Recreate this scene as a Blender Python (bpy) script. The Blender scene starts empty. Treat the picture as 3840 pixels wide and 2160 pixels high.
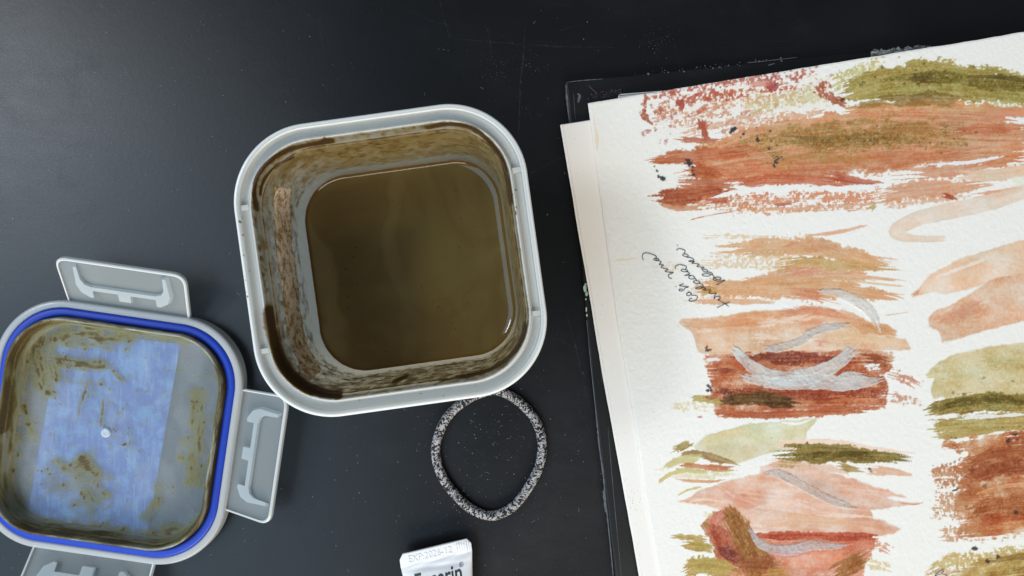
import bpy, bmesh, math, random
import numpy as np
from mathutils import Vector, kdtree

random.seed(7); rng = np.random.RandomState(11)
scene = bpy.context.scene
COL = scene.collection

# ------------------------------------------------------------------ camera
D, FPX = 0.356, 2846.5            # camera height over the table (m), focal length in photo pixels
cam_d = bpy.data.cameras.new('camera'); cam = bpy.data.objects.new('camera', cam_d); COL.objects.link(cam)
cam_d.sensor_width = 36.0; cam_d.lens = 36.0 * FPX / 3840.0
cam_d.clip_start = 0.01; cam_d.clip_end = 50
cam.location = (0, 0, D); scene.camera = cam

# ------------------------------------------------------------------ light
world = bpy.data.worlds.new('World'); scene.world = world; world.use_nodes = True
bg = world.node_tree.nodes['Background']
bg.inputs[0].default_value = (0.84, 0.92, 1.0, 1); bg.inputs[1].default_value = 0.15

def area(name, loc, target, sx, sy, power, col):
    l = bpy.data.lights.new(name, 'AREA'); l.shape = 'RECTANGLE'; l.size = sx; l.size_y = sy
    l.energy = power; l.color = col
    o = bpy.data.objects.new(name, l); COL.objects.link(o)
    o.location = loc
    o.rotation_euler = (Vector(target) - Vector(loc)).to_track_quat('-Z', 'Y').to_euler()
    return o
area('window_light', (-0.92, -0.32, 1.22), (0, 0, 0), 1.5, 1.0, 13.5, (0.55, 0.775, 1.0))
area('added_highlight_light', (-1.12, 0.40, 1.16), (0, 0, 0), 0.36, 0.22, 8.0, (0.88, 0.93, 1.0))  # small bright lamp added for white highlights on rims and water edge
area('added_fill_light', (0.35, -2.1, 1.25), (0.05, 0, 0), 2.4, 1.2, 74.0, (1.0, 0.935, 0.83))  # added fill lamp, softens the container's shadow on the paper

scene.view_settings.view_transform = 'Standard'
scene.view_settings.look = 'None'
scene.view_settings.exposure = 0.0
scene.view_settings.gamma = 1.0
scene.render.engine = 'CYCLES'
scene.cycles.use_denoising = True
scene.cycles.max_bounces = 10
scene.cycles.transparent_max_bounces = 12

# ------------------------------------------------------------------ helpers
def W(px, py, z):
    """point at height z seen at photo pixel (px, py)"""
    s = (D - z) / FPX
    return ((px - 1920) * s, -(py - 1080) * s, z)

def PX(v):
    """photo pixel of world points (N,3)"""
    s = FPX / (D - v[:, 2])
    return v[:, 0] * s + 1920, 1080 - v[:, 1] * s

def lin(c):
    c = np.asarray(c, float) / 255.0
    return np.where(c <= 0.04045, c / 12.92, ((c + 0.055) / 1.055) ** 2.4)

def tag(o, label=None, cat=None, group=None, kind=None):
    if label: o['label'] = label
    if cat: o['category'] = cat
    if group: o['group'] = group
    if kind: o['kind'] = kind
    return o

def empty(name, loc, rz=0.0):
    o = bpy.data.objects.new(name, None); COL.objects.link(o)
    o.empty_display_size = 0.02
    o.location = loc; o.rotation_euler = (0, 0, rz); return o

def mesh_obj(name, verts, faces, mat, parent=None, smooth=True, world=True):
    me = bpy.data.meshes.new(name)
    verts = np.asarray(verts, np.float32)
    if isinstance(faces, np.ndarray) and faces.ndim == 2:
        nf, k = faces.shape
        me.vertices.add(len(verts)); me.vertices.foreach_set('co', verts.ravel())
        me.loops.add(nf * k); me.polygons.add(nf)
        me.loops.foreach_set('vertex_index', faces.ravel().astype(np.int32))
        me.polygons.foreach_set('loop_start', np.arange(0, nf * k, k, dtype=np.int32))
        me.update(calc_edges=True); me.validate()
    else:
        me.from_pydata([tuple(map(float, v)) for v in verts], [], [tuple(int(i) for i in f) for f in faces])
    if smooth: me.polygons.foreach_set('use_smooth', np.ones(len(me.polygons), bool))
    me.update()
    o = bpy.data.objects.new(name, me); COL.objects.link(o)
    me.materials.append(mat)
    if parent is not None:
        o.parent = parent
        if world:
            parent_m = parent_matrix(parent)
            o.matrix_parent_inverse = parent_m.inverted()
    return o

def parent_matrix(p):
    from mathutils import Matrix
    m = p.matrix_basis.copy()
    q = p
    while q.parent is not None:
        m = q.parent.matrix_basis @ q.matrix_parent_inverse @ m
        q = q.parent
    return m

def attr_float(o, name, vals):
    a = o.data.attributes.new(name, 'FLOAT', 'POINT'); a.data.foreach_set('value', np.asarray(vals, np.float32).ravel())

def attr_color(o, name, vals):
    a = o.data.attributes.new(name, 'FLOAT_COLOR', 'POINT')
    v = np.ones((len(vals), 4), np.float32); v[:, :3] = vals
    a.data.foreach_set('color', v.ravel())

def grid_faces(nr, nc, wrap_c=False):
    r = np.arange(nr - 1)[:, None]
    c = np.arange(nc if wrap_c else nc - 1)[None, :]
    c2 = (c + 1) % nc
    return np.stack([r * nc + c, r * nc + c2, (r + 1) * nc + c2, (r + 1) * nc + c], -1).reshape(-1, 4)

# ---- value noise in numpy
_T = rng.rand(512, 512)
def vnoise(x, y, sd=0):
    x = x + sd * 37.17; y = y + sd * 91.73
    xi = np.floor(x).astype(np.int64); yi = np.floor(y).astype(np.int64)
    fx = x - xi; fy = y - yi
    fx = fx * fx * fx * (fx * (fx * 6 - 15) + 10); fy = fy * fy * fy * (fy * (fy * 6 - 15) + 10)
    a = _T[xi & 511, yi & 511]; b = _T[(xi + 1) & 511, yi & 511]
    c = _T[xi & 511, (yi + 1) & 511]; d = _T[(xi + 1) & 511, (yi + 1) & 511]
    return (a * (1 - fx) + b * fx) * (1 - fy) + (c * (1 - fx) + d * fx) * fy
def fbm(x, y, sd=0, o=3):
    s = 0; a = 1; t = 0
    for i in range(o):
        s = s + a * vnoise(x * 2 ** i, y * 2 ** i, sd + i * 5); t += a; a *= 0.55
    return s / t
def sstep(a, b, x):
    t = np.clip((x - a) / (b - a), 0, 1); return t * t * (3 - 2 * t)
def catmull(P, n):
    P = np.asarray(P, float)
    Q = np.vstack([2 * P[0] - P[1], P, 2 * P[-1] - P[-2]])
    out = []
    m = len(P) - 1
    for i in range(m):
        p0, p1, p2, p3 = Q[i], Q[i + 1], Q[i + 2], Q[i + 3]
        for t in np.linspace(0, 1, n, endpoint=False):
            out.append(0.5 * ((2 * p1) + (-p0 + p2) * t + (2 * p0 - 5 * p1 + 4 * p2 - p3) * t * t + (-p0 + 3 * p1 - 3 * p2 + p3) * t ** 3))
    out.append(P[-1]); return np.array(out)

def along(X, Y, pts, wid, sub=4):
    """arc length, signed lateral distance, half width, total length along a smooth path"""
    pts = np.asarray(pts, float)
    w = np.full(len(pts), float(wid)) if np.isscalar(wid) else np.asarray(wid, float)
    S = catmull(np.column_stack([pts, w]), sub) if len(pts) > 1 else pts
    best = np.full(X.shape, 1e18); T = np.zeros(X.shape); DN = np.zeros(X.shape); HW = np.ones(X.shape)
    acc = 0.0; n = len(S) - 1
    for i in range(n):
        ax, ay, aw = S[i]; bx, by, bw = S[i + 1]
        dx, dy = bx - ax, by - ay; L = math.hypot(dx, dy) + 1e-9
        ux, uy = dx / L, dy / L
        t = (X - ax) * ux + (Y - ay) * uy
        lo = -1e9 if i == 0 else 0.0; hi = 1e9 if i == n - 1 else L
        tc = np.clip(t, lo, hi)
        lat = (X - ax) * (-uy) + (Y - ay) * ux
        rest = t - tc
        d2 = lat * lat + rest * rest
        m = d2 < best
        best = np.where(m, d2, best)
        T = np.where(m, acc + tc, T)
        DN = np.where(m, np.sign(lat) * np.sqrt(d2), DN)
        f = np.clip(t / L, 0, 1)
        HW = np.where(m, aw + (bw - aw) * f, HW)
        acc += L
    return T, DN, np.maximum(HW, 1.0) / 2, acc

def poly_sdf(X, Y, P):
    """positive inside"""
    P = np.asarray(P, float); n = len(P)
    inside = np.zeros(X.shape, bool); d2 = np.full(X.shape, 1e18)
    for i in range(n):
        x1, y1 = P[i]; x2, y2 = P[(i + 1) % n]
        c = ((y1 > Y) != (y2 > Y)) & (X < (x2 - x1) * (Y - y1) / (y2 - y1 + 1e-12) + x1)
        inside ^= c
        dx, dy = x2 - x1, y2 - y1
        t = np.clip(((X - x1) * dx + (Y - y1) * dy) / (dx * dx + dy * dy + 1e-9), 0, 1)
        d2 = np.minimum(d2, (X - x1 - t * dx) ** 2 + (Y - y1 - t * dy) ** 2)
    d = np.sqrt(d2)
    return np.where(inside, d, -d)

# ------------------------------------------------------------------ materials
def mat(name):
    m = bpy.data.materials.new(name); m.use_nodes = True
    nt = m.node_tree; nt.nodes.clear()
    out = nt.nodes.new('ShaderNodeOutputMaterial')
    return m, nt, out
def N(nt, t, **kw):
    n = nt.nodes.new(t)
    for k, v in kw.items(): setattr(n, k, v)
    return n
def L(nt, a, b): nt.links.new(a, b)
def noise(nt, scale, detail=3, rough=0.55, vec=None, dist=0.0):
    n = N(nt, 'ShaderNodeTexNoise'); n.inputs['Scale'].default_value = scale
    n.inputs['Detail'].default_value = detail; n.inputs['Roughness'].default_value = rough
    n.inputs['Distortion'].default_value = dist
    if vec is not None: L(nt, vec, n.inputs['Vector'])
    return n
def mapr(nt, val, a, b, c=0.0, d=1.0, smooth=True):
    n = N(nt, 'ShaderNodeMapRange'); n.interpolation_type = 'SMOOTHSTEP' if smooth else 'LINEAR'
    L(nt, val, n.inputs['Value'])
    n.inputs['From Min'].default_value = a; n.inputs['From Max'].default_value = b
    n.inputs['To Min'].default_value = c; n.inputs['To Max'].default_value = d
    return n.outputs['Result']
def math_(nt, op, a, b=None, c=None):
    n = N(nt, 'ShaderNodeMath', operation=op)
    for i, v in enumerate((a, b, c)):
        if v is None: continue
        if isinstance(v, (int, float)): n.inputs[i].default_value = v
        else: L(nt, v, n.inputs[i])
    return n.outputs[0]
def mixc(nt, f, a, b):
    n = N(nt, 'ShaderNodeMix', data_type='RGBA')
    for s, v in ((n.inputs[0], f), (n.inputs[6], a), (n.inputs[7], b)):
        if isinstance(v, (int, float)): s.default_value = v
        elif isinstance(v, (tuple, list)): s.default_value = (*v[:3], 1)
        else: L(nt, v, s)
    return n.outputs[2]
def objco(nt): return N(nt, 'ShaderNodeTexCoord').outputs['Object']
def bump(nt, h, strength, dist, normal=None):
    b = N(nt, 'ShaderNodeBump'); b.inputs['Strength'].default_value = strength; b.inputs['Distance'].default_value = dist
    L(nt, h, b.inputs['Height'])
    if normal is not None: L(nt, normal, b.inputs['Normal'])
    return b.outputs[0]
def principled(nt, col=None, rough=0.5, spec=0.5, **kw):
    p = N(nt, 'ShaderNodeBsdfPrincipled')
    if col is not None:
        if isinstance(col, (tuple, list, np.ndarray)): p.inputs['Base Color'].default_value = (*[float(c) for c in col[:3]], 1)
        else: L(nt, col, p.inputs['Base Color'])
    if isinstance(rough, (int, float)): p.inputs['Roughness'].default_value = rough
    else: L(nt, rough, p.inputs['Roughness'])
    p.inputs['Specular IOR Level'].default_value = spec
    for k, v in kw.items():
        s = p.inputs[k.replace('_', ' ')]
        if isinstance(v, (int, float)): s.default_value = v
        else: L(nt, v, s)
    return p
def mixs(nt, f, a, b):
    n = N(nt, 'ShaderNodeMixShader')
    if isinstance(f, (int, float)): n.inputs[0].default_value = f
    else: L(nt, f, n.inputs[0])
    L(nt, a, n.inputs[1]); L(nt, b, n.inputs[2]); return n.outputs[0]
def simple(name, col, rough=0.5, spec=0.5, nscale=None, namp=0.15, bscale=None, bdist=0.0001):
    m, nt, out = mat(name)
    co = objco(nt); c = tuple(float(x) for x in col)
    cc = c
    if nscale:
        n = noise(nt, nscale, 4, 0.6, co)
        cc = mixc(nt, n.outputs['Fac'], tuple(x * (1 - namp) for x in c), tuple(min(1, x * (1 + namp)) for x in c))
    p = principled(nt, cc, rough, spec)
    if bscale:
        L(nt, bump(nt, noise(nt, bscale, 3, 0.6, co).outputs['Fac'], 0.6, bdist), p.inputs['Normal'])
    L(nt, p.outputs[0], out.inputs[0]); return m

# table: black lacquered board, worn and dusty
def table_material():
    m, nt, out = mat('black_table_lacquer')
    co = objco(nt)
    big = noise(nt, 7.0, 4, 0.6, co, 0.4)
    mid = noise(nt, 42.0, 5, 0.65, co)
    mp = N(nt, 'ShaderNodeMapping'); mp.inputs['Scale'].default_value = (1, 2.2, 1); mp.inputs['Rotation'].default_value = (0, 0, 0.3)
    L(nt, co, mp.inputs[0])
    wipe = noise(nt, 60.0, 4, 0.7, mp.outputs[0])
    fine = noise(nt, 1500.0, 2, 0.6, co)
    film = math_(nt, 'MULTIPLY', mapr(nt, big.outputs['Fac'], 0.35, 0.75), mapr(nt, wipe.outputs['Fac'], 0.1, 0.9, 0.35, 0.75))
    film = math_(nt, 'MULTIPLY_ADD', mapr(nt, mid.outputs['Fac'], 0.55, 0.8), 0.35, film)
    col = mixc(nt, math_(nt, 'MULTIPLY', film, 0.55), (0.0026, 0.0028, 0.0038), (0.0180, 0.0190, 0.0220))
    rough = math_(nt, 'ADD', mapr(nt, film, 0, 1.0, 0.37, 0.48), mapr(nt, fine.outputs['Fac'], 0.3, 0.7, -0.03, 0.03))
    p = principled(nt, col, rough, 0.42)
    h = math_(nt, 'MULTIPLY_ADD', fine.outputs['Fac'], 0.25, noise(nt, 420.0, 3, 0.6, co).outputs['Fac'])
    L(nt, bump(nt, h, 0.35, 0.00008), p.inputs['Normal'])
    L(nt, p.outputs[0], out.inputs[0]); return m

PLAST = (0.72, 0.73, 0.69)
def plastic_material(name, transp=0.18, stained=True, col=PLAST, sscale=900.0, hi=(0.36, 0.255, 0.075), lo=(0.050, 0.022, 0.004), transl=0.42, soft=(0.42, 0.60), thk=(0.55, 1.12), thin=0.72):
    """milky polypropylene, with dried paint residue where the 'stain' attribute says"""
    m, nt, out = mat(name)
    co = objco(nt)
    fn = noise(nt, 700.0, 3, 0.6, co)
    pl = principled(nt, col, mapr(nt, fn.outputs['Fac'], 0.3, 0.7, 0.14, 0.22), 0.5)
    L(nt, bump(nt, fn.outputs['Fac'], 0.18, 0.00006), pl.inputs['Normal'])
    mk = N(nt, 'ShaderNodeAttribute', attribute_name='milk').outputs['Fac']
    fm = N(nt, 'ShaderNodeAttribute', attribute_name='film').outputs['Fac']
    fmn = math_(nt, 'MULTIPLY', fm, mapr(nt, noise(nt, 240.0, 4, 0.65, co).outputs['Fac'], 0.3, 0.7, 0.6, 1.25))
    colf = mixc(nt, fmn, col, (0.47, 0.39, 0.19))
    colm = mixc(nt, mk, colf, (0.92, 0.93, 0.92)); L(nt, colm, pl.inputs['Base Color'])
    tfac = math_(nt, 'MULTIPLY', transl, math_(nt, 'SUBTRACT', 1.0, mk))
    transp = math_(nt, 'MULTIPLY', transp, math_(nt, 'SUBTRACT', 1.0, math_(nt, 'MULTIPLY', fm, 0.6)))
    transp = math_(nt, 'MULTIPLY', transp, math_(nt, 'SUBTRACT', 1.0, mk))
    tl = N(nt, 'ShaderNodeBsdfTranslucent'); L(nt, colf, tl.inputs[0])
    tr = N(nt, 'ShaderNodeBsdfTransparent'); tr.inputs[0].default_value = (0.93, 0.96, 0.97, 1)
    body = mixs(nt, transp, mixs(nt, tfac, pl.outputs[0], tl.outputs[0]), tr.outputs[0])
    if stained:
        at = N(nt, 'ShaderNodeAttribute', attribute_name='stain')
        s = at.outputs['Fac']
        n1 = noise(nt, sscale, 5, 0.72, co, 0.6)
        n2 = noise(nt, sscale * 0.28, 3, 0.6, co)
        nn = math_(nt, 'MULTIPLY_ADD', n2.outputs['Fac'], 0.30, math_(nt, 'MULTIPLY', n1.outputs['Fac'], 0.90))
        v = math_(nt, 'SUBTRACT', math_(nt, 'ADD', s, nn), 0.6)
        msk = mapr(nt, v, *soft)
        thick = mapr(nt, math_(nt, 'MULTIPLY_ADD', nn, 0.3, s), *thk)
        rc = mixc(nt, thick, hi, lo)
        rp = principled(nt, rc, mapr(nt, n1.outputs['Fac'], 0.3, 0.7, 0.16, 0.5), 0.5)
        L(nt, bump(nt, math_(nt, 'MULTIPLY', msk, nn), 0.9, 0.0005), rp.inputs['Normal'])
        cover = math_(nt, 'MULTIPLY', msk, mapr(nt, thick, 0.0, 0.8, thin, 1.0))
        body = mixs(nt, cover, body, rp.outputs[0])
    L(nt, body, out.inputs[0]); return m

# ------------------------------------------------------------------ the table
M_table = table_material()
def make_table():
    t = 0.02
    v = [(-0.9, -0.8, 0), (1.1, -0.8, 0), (1.1, 0.9, 0), (-0.9, 0.9, 0)]
    v += [(x, y, -t) for x, y, _ in v]
    o = mesh_obj('table', v, [(0, 1, 2, 3), (7, 6, 5, 4), (0, 4, 5, 1), (1, 5, 6, 2), (2, 6, 7, 3), (3, 7, 4, 0)], M_table, smooth=False)
    tag(o, kind='structure')
    return o
table = make_table()

# scratches in the lacquer: thin pale ribbons
def ribbon(V, F, pts, w, z, jit=0.0):
    P = np.asarray(pts, float)
    k = len(V); n = len(P)
    for i in range(n):
        a = P[max(i - 1, 0)]; b = P[min(i + 1, n - 1)]
        d = b - a; d /= (np.linalg.norm(d) + 1e-12); nx, ny = -d[1], d[0]
        ww = w * (0.35 + 0.65 * math.sin(math.pi * (0.06 + 0.88 * i / (n - 1)))) * (1 + jit * (random.random() - 0.5))
        zz = z if np.isscalar(z) else z[i]
        V.append((P[i, 0] + nx * ww / 2, P[i, 1] + ny * ww / 2, zz)); V.append((P[i, 0] - nx * ww / 2, P[i, 1] - ny * ww / 2, zz))
    for i in range(n - 1):
        F.append((k + 2 * i, k + 2 * i + 1, k + 2 * i + 3, k + 2 * i + 2))
def scratch_material():
    m, nt, out = mat('scratch_haze')
    co = objco(nt)
    n = noise(nt, 260.0, 4, 0.7, co)
    p = principled(nt, (0.085, 0.088, 0.095), 0.6, 0.4)
    t = N(nt, 'ShaderNodeBsdfTransparent')
    L(nt, mixs(nt, mapr(nt, n.outputs['Fac'], 0.38, 0.70, 0.02, 0.36), t.outputs[0], p.outputs[0]), out.inputs[0]); return m
SCR = [([(1648, 0), (1662, 60), (1687, 142)], 4), ([(1668, 136), (1760, 150), (1900, 162), (2080, 174), (2300, 180)], 3),
       ([(1968, 105), (1965, 190), (1955, 290), (1947, 420), (1945, 530)], 6), ([(1860, 120), (1900, 145), (1943, 176)], 2.5),
       ([(2124, 580), (2010, 640), (1990, 652)], 2.5), ([(2105, 1125), (2150, 1260), (2185, 1420), (2235, 1600)], 2.5),
       ([(870, 230), (1010, 240), (1110, 270), (1180, 310)], 2), ([(250, 550), (330, 540), (355, 534)], 3),
       ([(400, 390), (470, 360), (620, 330), (720, 320)], 2), ([(1200, 65), (1203, 120), (1212, 190)], 3),
       ([(1820, 90), (1838, 150), (1842, 240)], 2.5), ([(560, 30), (640, 62)], 3), ([(695, 128), (715, 150), (733, 162)], 3),
       ([(2070, 1260), (2150, 1300), (2200, 1310)], 2), ([(2150, 1690), (2185, 1640), (2200, 1625)], 2),
       ([(2160, 1500), (2180, 1560), (2225, 1640)], 2), ([(1010, 1850), (1100, 1900), (1140, 1950)], 2),
       ([(930, 350), (1050, 340), (1280, 330)], 2), ([(60, 120), (130, 100), (210, 110)], 2), ([(1500, 25), (1620, 80), (1690, 92)], 1.6),
       ([(2010, 1300), (2030, 1420), (2080, 1560)], 1.6), ([(1270, 1800), (1300, 1870), (1320, 1990)], 1.8)]
V, F = [], []
for pts, w in SCR:
    c = catmull(pts, 14)
    c = c + np.column_stack([(fbm(np.arange(len(c)) / 5.0, np.zeros(len(c)), w) - 0.5) * 5, (fbm(np.arange(len(c)) / 5.0, np.ones(len(c)) * 9, w) - 0.5) * 5])
    q = np.array([W(x, y, 0)[:2] for x, y in c])
    ribbon(V, F, q, w * 1.25e-4, 0.00006, 0.8)
for i in range(130):                       # hairline wear, any direction
    x, y = random.uniform(-100, 3900), random.uniform(-100, 2260)
    a = random.gauss(0.1, 0.5) if random.random() < 0.6 else random.uniform(0, 3.14)
    Ls = random.uniform(20, 140)
    c = catmull([(x, y), (x + Ls * .5 * math.cos(a), y - Ls * .5 * math.sin(a) + random.uniform(-6, 6)), (x + Ls * math.cos(a), y - Ls * math.sin(a))], 6)
    ribbon(V, F, np.array([W(u, v, 0)[:2] for u, v in c]), random.uniform(0.6, 1.6) * 1.25e-4, 0.00006, 0.9)
o = mesh_obj('scratch_marks', V, F, scratch_material(), table, smooth=False); tag(o, kind='stuff')

# dust: crumbs and fibres
V, F = [], []
def crumb(x, y, r, z=0.0001):
    k = len(V); n = 5; a0 = random.uniform(0, 6.28); e = random.uniform(0.3, 1.0); th = random.uniform(0, 3.14)
    for j in range(n):
        a = a0 + j * 6.2832 / n; rr = r * random.uniform(0.6, 1.2)
        u, v = rr * math.cos(a), rr * e * math.sin(a)
        V.append((x + u * math.cos(th) - v * math.sin(th), y + u * math.sin(th) + v * math.cos(th), z))
    V.append((x, y, z + r * 0.7))
    for j in range(n): F.append((k + j, k + (j + 1) % n, k + n))
for i in range(2300):
    px = random.uniform(-200, 2500); py = random.uniform(-150, 2300)
    if random.random() < 0.45: px = abs(random.gauss(0, 500)) - 100
    if random.random() < 0.25: px, py = random.gauss(1850, 170), random.gauss(1700, 190)
    q = W(px, py, 0)
    r = (0.00006 + 0.00022 * random.random() ** 3)
    crumb(q[0], q[1], r)
for i in range(40):                        # crumb clusters
    cx, cy = random.uniform(0, 1400), random.uniform(0, 1000)
    for j in range(random.randint(3, 14)):
        q = W(random.gauss(cx, 22), random.gauss(cy, 22), 0); crumb(q[0], q[1], 0.00005 + 0.0001 * random.random() ** 2)
for i in range(90):
    px, py = random.uniform(0, 2250), random.uniform(0, 2160)
    if random.random() < 0.15: px, py = random.gauss(1840, 120), random.gauss(1700, 130)
    a = random.uniform(0, 6.28); l = random.uniform(5, 20)
    c = catmull([(px, py), (px + l * .5 * math.cos(a) + random.uniform(-4, 4), py + l * .5 * math.sin(a) + random.uniform(-4, 4)), (px + l * math.cos(a), py + l * math.sin(a))], 4)
    ribbon(V, F, np.array([W(u, v, 0)[:2] for u, v in c]), 0.00006, 0.00022)
for (cx, cy, sx_, sy_, n_) in ((1865, 250, 50, 34, 110), (2010, 245, 30, 26, 50), (2480, 160, 40, 34, 90), (1985, 420, 22, 18, 36), (115, 270, 90, 160, 160), (120, 640, 50, 26, 70), (560, 300, 160, 60, 60), (1180, 1930, 120, 50, 120), (1270, 1700, 120, 80, 60), (1690, 1850, 70, 40, 50)):
    for j in range(n_):
        q = W(random.gauss(cx, sx_), random.gauss(cy, sy_), 0); crumb(q[0], q[1], 0.00004 + 0.00009 * random.random() ** 2)
M_dust = simple('pale_dust', (0.36, 0.36, 0.36), 0.9, 0.2, 300, 0.6)
o = mesh_obj('dust', V, F, M_dust, None, smooth=False)
tag(o, 'pale dust specks and lint fibres scattered over the black table', 'dust', kind='stuff')

# ------------------------------------------------------------------ rounded-square shells
NC, NS = 60, 60
def rr_loop(hw, r):
    """closed loop of 4*(NC+NS) points round a rounded square of half width hw, corner radius r"""
    r = min(r, hw * 0.999); s = hw - r
    out = []
    for q in range(4):
        a0 = q * math.pi / 2
        cx, cy = [(s, s), (-s, s), (-s, -s), (s, -s)][q]
        ang = a0 + np.linspace(0, math.pi / 2, NC, endpoint=False)
        out.append(np.column_stack([cx + r * np.cos(ang), cy + r * np.sin(ang)]))
        nx_, ny_ = [(-s, s), (-s, -s), (s, -s), (s, s)][q]
        p0 = np.array([cx + r * math.cos(a0 + math.pi / 2), cy + r * math.sin(a0 + math.pi / 2)])
        p1 = np.array([nx_ + r * math.cos(a0 + math.pi / 2), ny_ + r * math.sin(a0 + math.pi / 2)])
        t = np.linspace(0, 1, NS, endpoint=False)[:, None]
        out.append(p0 + (p1 - p0) * t)
    return np.vstack(out)
def resample(prof, step):
    """prof: (inset mm, z mm). insert points so that no span is longer than step"""
    out = []
    for (a, b) in zip(prof[:-1], prof[1:]):
        n = max(1, int(math.ceil(math.hypot(b[0] - a[0], b[1] - a[1]) / step)))
        for i in range(n): out.append((a[0] + (b[0] - a[0]) * i / n, a[1] + (b[1] - a[1]) * i / n))
    out.append(prof[-1]); return out
def shell(prof, half, rad, center, rz, k=0.8, closed=True):
    V = []; DI = []
    c, s = math.cos(rz), math.sin(rz)
    for d, z in prof:
        hw = max(half - d * 1e-3, 2e-4)
        lp = rr_loop(hw, max(rad - k * d * 1e-3, min(0.004, hw)))
        x = center[0] + lp[:, 0] * c - lp[:, 1] * s; y = center[1] + lp[:, 0] * s + lp[:, 1] * c
        V.append(np.column_stack([x, y, np.full(len(x), z * 1e-3)])); DI.append(np.full(len(x), d))
    n = len(V[0]); m = len(V)
    Fc = grid_faces(m, n, True)
    if closed:
        a = (m - 1) * n + np.arange(n); b = np.arange(n)
        Fc = np.vstack([Fc, np.stack([a, (m - 1) * n + (np.arange(n) + 1) % n, (np.arange(n) + 1) % n, b], -1)])
    return np.vstack(V), Fc, np.concatenate(DI), n

# ------------------------------------------------------------------ container
H = 0.072
S_RIM = (D - H) / FPX
CC = ((1462.5 - 1920) * S_RIM, -(976.3 - 1080) * S_RIM); CR = math.radians(7.9)
CHALF = 1111 * S_RIM / 2; CRAD = 0.0295
h = H * 1000
inner = [(0.0, h - 5.0), (0.0, h - 0.9), (0.25, h - 0.25), (0.7, h), (1.5, h), (1.95, h - 0.3), (2.2, h - 1.0), (2.4, h - 2.2), (2.8, h - 2.5),
         (5.0, h - 2.5), (5.35, h - 2.2), (5.6, h - 0.9), (5.9, h - 0.45), (6.3, h - 0.4), (6.6, h - 0.8), (6.75, h - 2.0), (6.95, h - 8.6), (7.15, h - 9.3), (7.9, h - 9.9),
         (8.15, h - 10.6), (11.2, 12.0), (11.9, 4.5), (12.6, 2.6), (14.2, 1.7)]
bottom_in = resample([(14.2, 1.7), (CHALF * 1000 - 0.3, 1.7)], 3.0)
outer = [(CHALF * 1000 - 0.3, 0.0), (14.0, 0.0), (12.2, 0.7), (11.2, 2.5), (10.2, 12.0), (7.1, h - 11.0), (6.3, h - 9.0), (5.0, h - 4.2), (1.4, h - 3.9), (0.9, h - 5.0)]
prof = resample(inner, 0.8) + bottom_in[1:] + resample(outer, 4.0)
V, Fq, DI, n = shell(prof, CHALF, CRAD, CC, CR, 0.8)
cont = empty('food_container', (CC[0], CC[1], 0), CR)
tag(cont, 'open square translucent plastic container holding muddy brown paint water', 'container')
M_cont = plastic_material('milky_container_plastic', 0.30, True, sscale=1700, transl=0.56)
body = mesh_obj('body', V, Fq, M_cont, cont)
X, Y = PX(V); Z = V[:, 2] * 1000
NI = len(resample(inner, 0.8)) * n
isin = np.arange(len(V)) < NI
st = np.zeros(len(V))
# film on the walls: coverage differs per side
lx = (V[:, 0] - CC[0]) * math.cos(CR) + (V[:, 1] - CC[1]) * math.sin(CR)
ly = -(V[:, 0] - CC[0]) * math.sin(CR) + (V[:, 1] - CC[1]) * math.cos(CR)
ang = np.arctan2(ly, lx)
wall = (Z < h - 9.4) & isin
top = np.clip(np.cos(ang - math.pi / 2), 0, 1) ** 2; rgt = np.clip(np.cos(ang), 0, 1) ** 2
lef = np.clip(np.cos(ang - math.pi), 0, 1) ** 2; bot = np.clip(np.cos(ang + math.pi / 2), 0, 1) ** 2
perim = ang * 0.05
band = fbm(perim * 420, Z / 3.0, 3, 4)
base = 0.61 * top + 0.64 * rgt + 0.47 * lef + 0.61 * bot
lowfade = sstep(14, 32, Z)
st += np.where(wall, base * (0.72 + 0.28 * lowfade) + (band - 0.5) * 0.44, 0)
st += np.where(wall & (Z > 40), 0.08 * top * sstep(0.45, 0.7, fbm(perim * 160, Z / 14, 9)), 0)
# waterline ring just above the liquid
st = np.where(wall, st - 0.16 * np.exp(-((Z - 20) / 5.0) ** 2), st)
st += np.where(isin, 0.55 * np.exp(-((Z - 13.6) / 0.9) ** 2) * wall, 0)
# residue on the inner rim ridge and in the ledge
rid = np.exp(-((DI - 6.5) / 0.45) ** 2) * isin * (Z > h - 9)
st += rid * (0.40 + 0.5 * (fbm(perim * 700, Z * 0, 21) - 0.5) + 0.06)
upper = isin & (DI > 6.7) & (DI < 7.9) & (Z > h - 9.6)
st += np.where(upper, 0.25 + 0.6 * (fbm(perim * 500, Z / 4, 31) - 0.5), 0)
flat = isin & (DI > 2.3) & (DI < 5.6)
st += np.where(flat, 0.18 + 0.5 * sstep(0.62, 0.85, fbm(perim * 900, DI, 41)) - 0.3, 0)
def stain_line(pts, w, amt, soft=1.0, cond=True):
    global st
    T, dn, hw, Ln = along(X, Y, pts, w)
    e = np.minimum(sstep(-2, 22, T), sstep(-2, 22, Ln - T))
    g = np.exp(-(np.abs(dn) / hw) ** 2 * soft) * e * isin
    g = g * (0.72 + 0.5 * fbm(T / 30, dn / 8, int(w), 3))
    st = np.maximum(st, np.where(g > 0.03, st * (1 - g) + g * amt, st))
TL = [(966, 796), (953, 722), (964, 662), (1012, 602), (1087, 561), (1181, 540), (1262, 529)]
stain_line(TL, 16, 1.25); stain_line([(x + 22, y + 22) for x, y in TL[1:5]], 11, 1.15)
stain_line([(1590, 481), (1679, 466), (1765, 477), (1826, 523), (1879, 592), (1905, 681), (1919, 775)], 15, 1.2)
BL = [(1008, 1140), (1018, 1215), (1039, 1293), (1068, 1372), (1134, 1440), (1207, 1472), (1290, 1483)]
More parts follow.
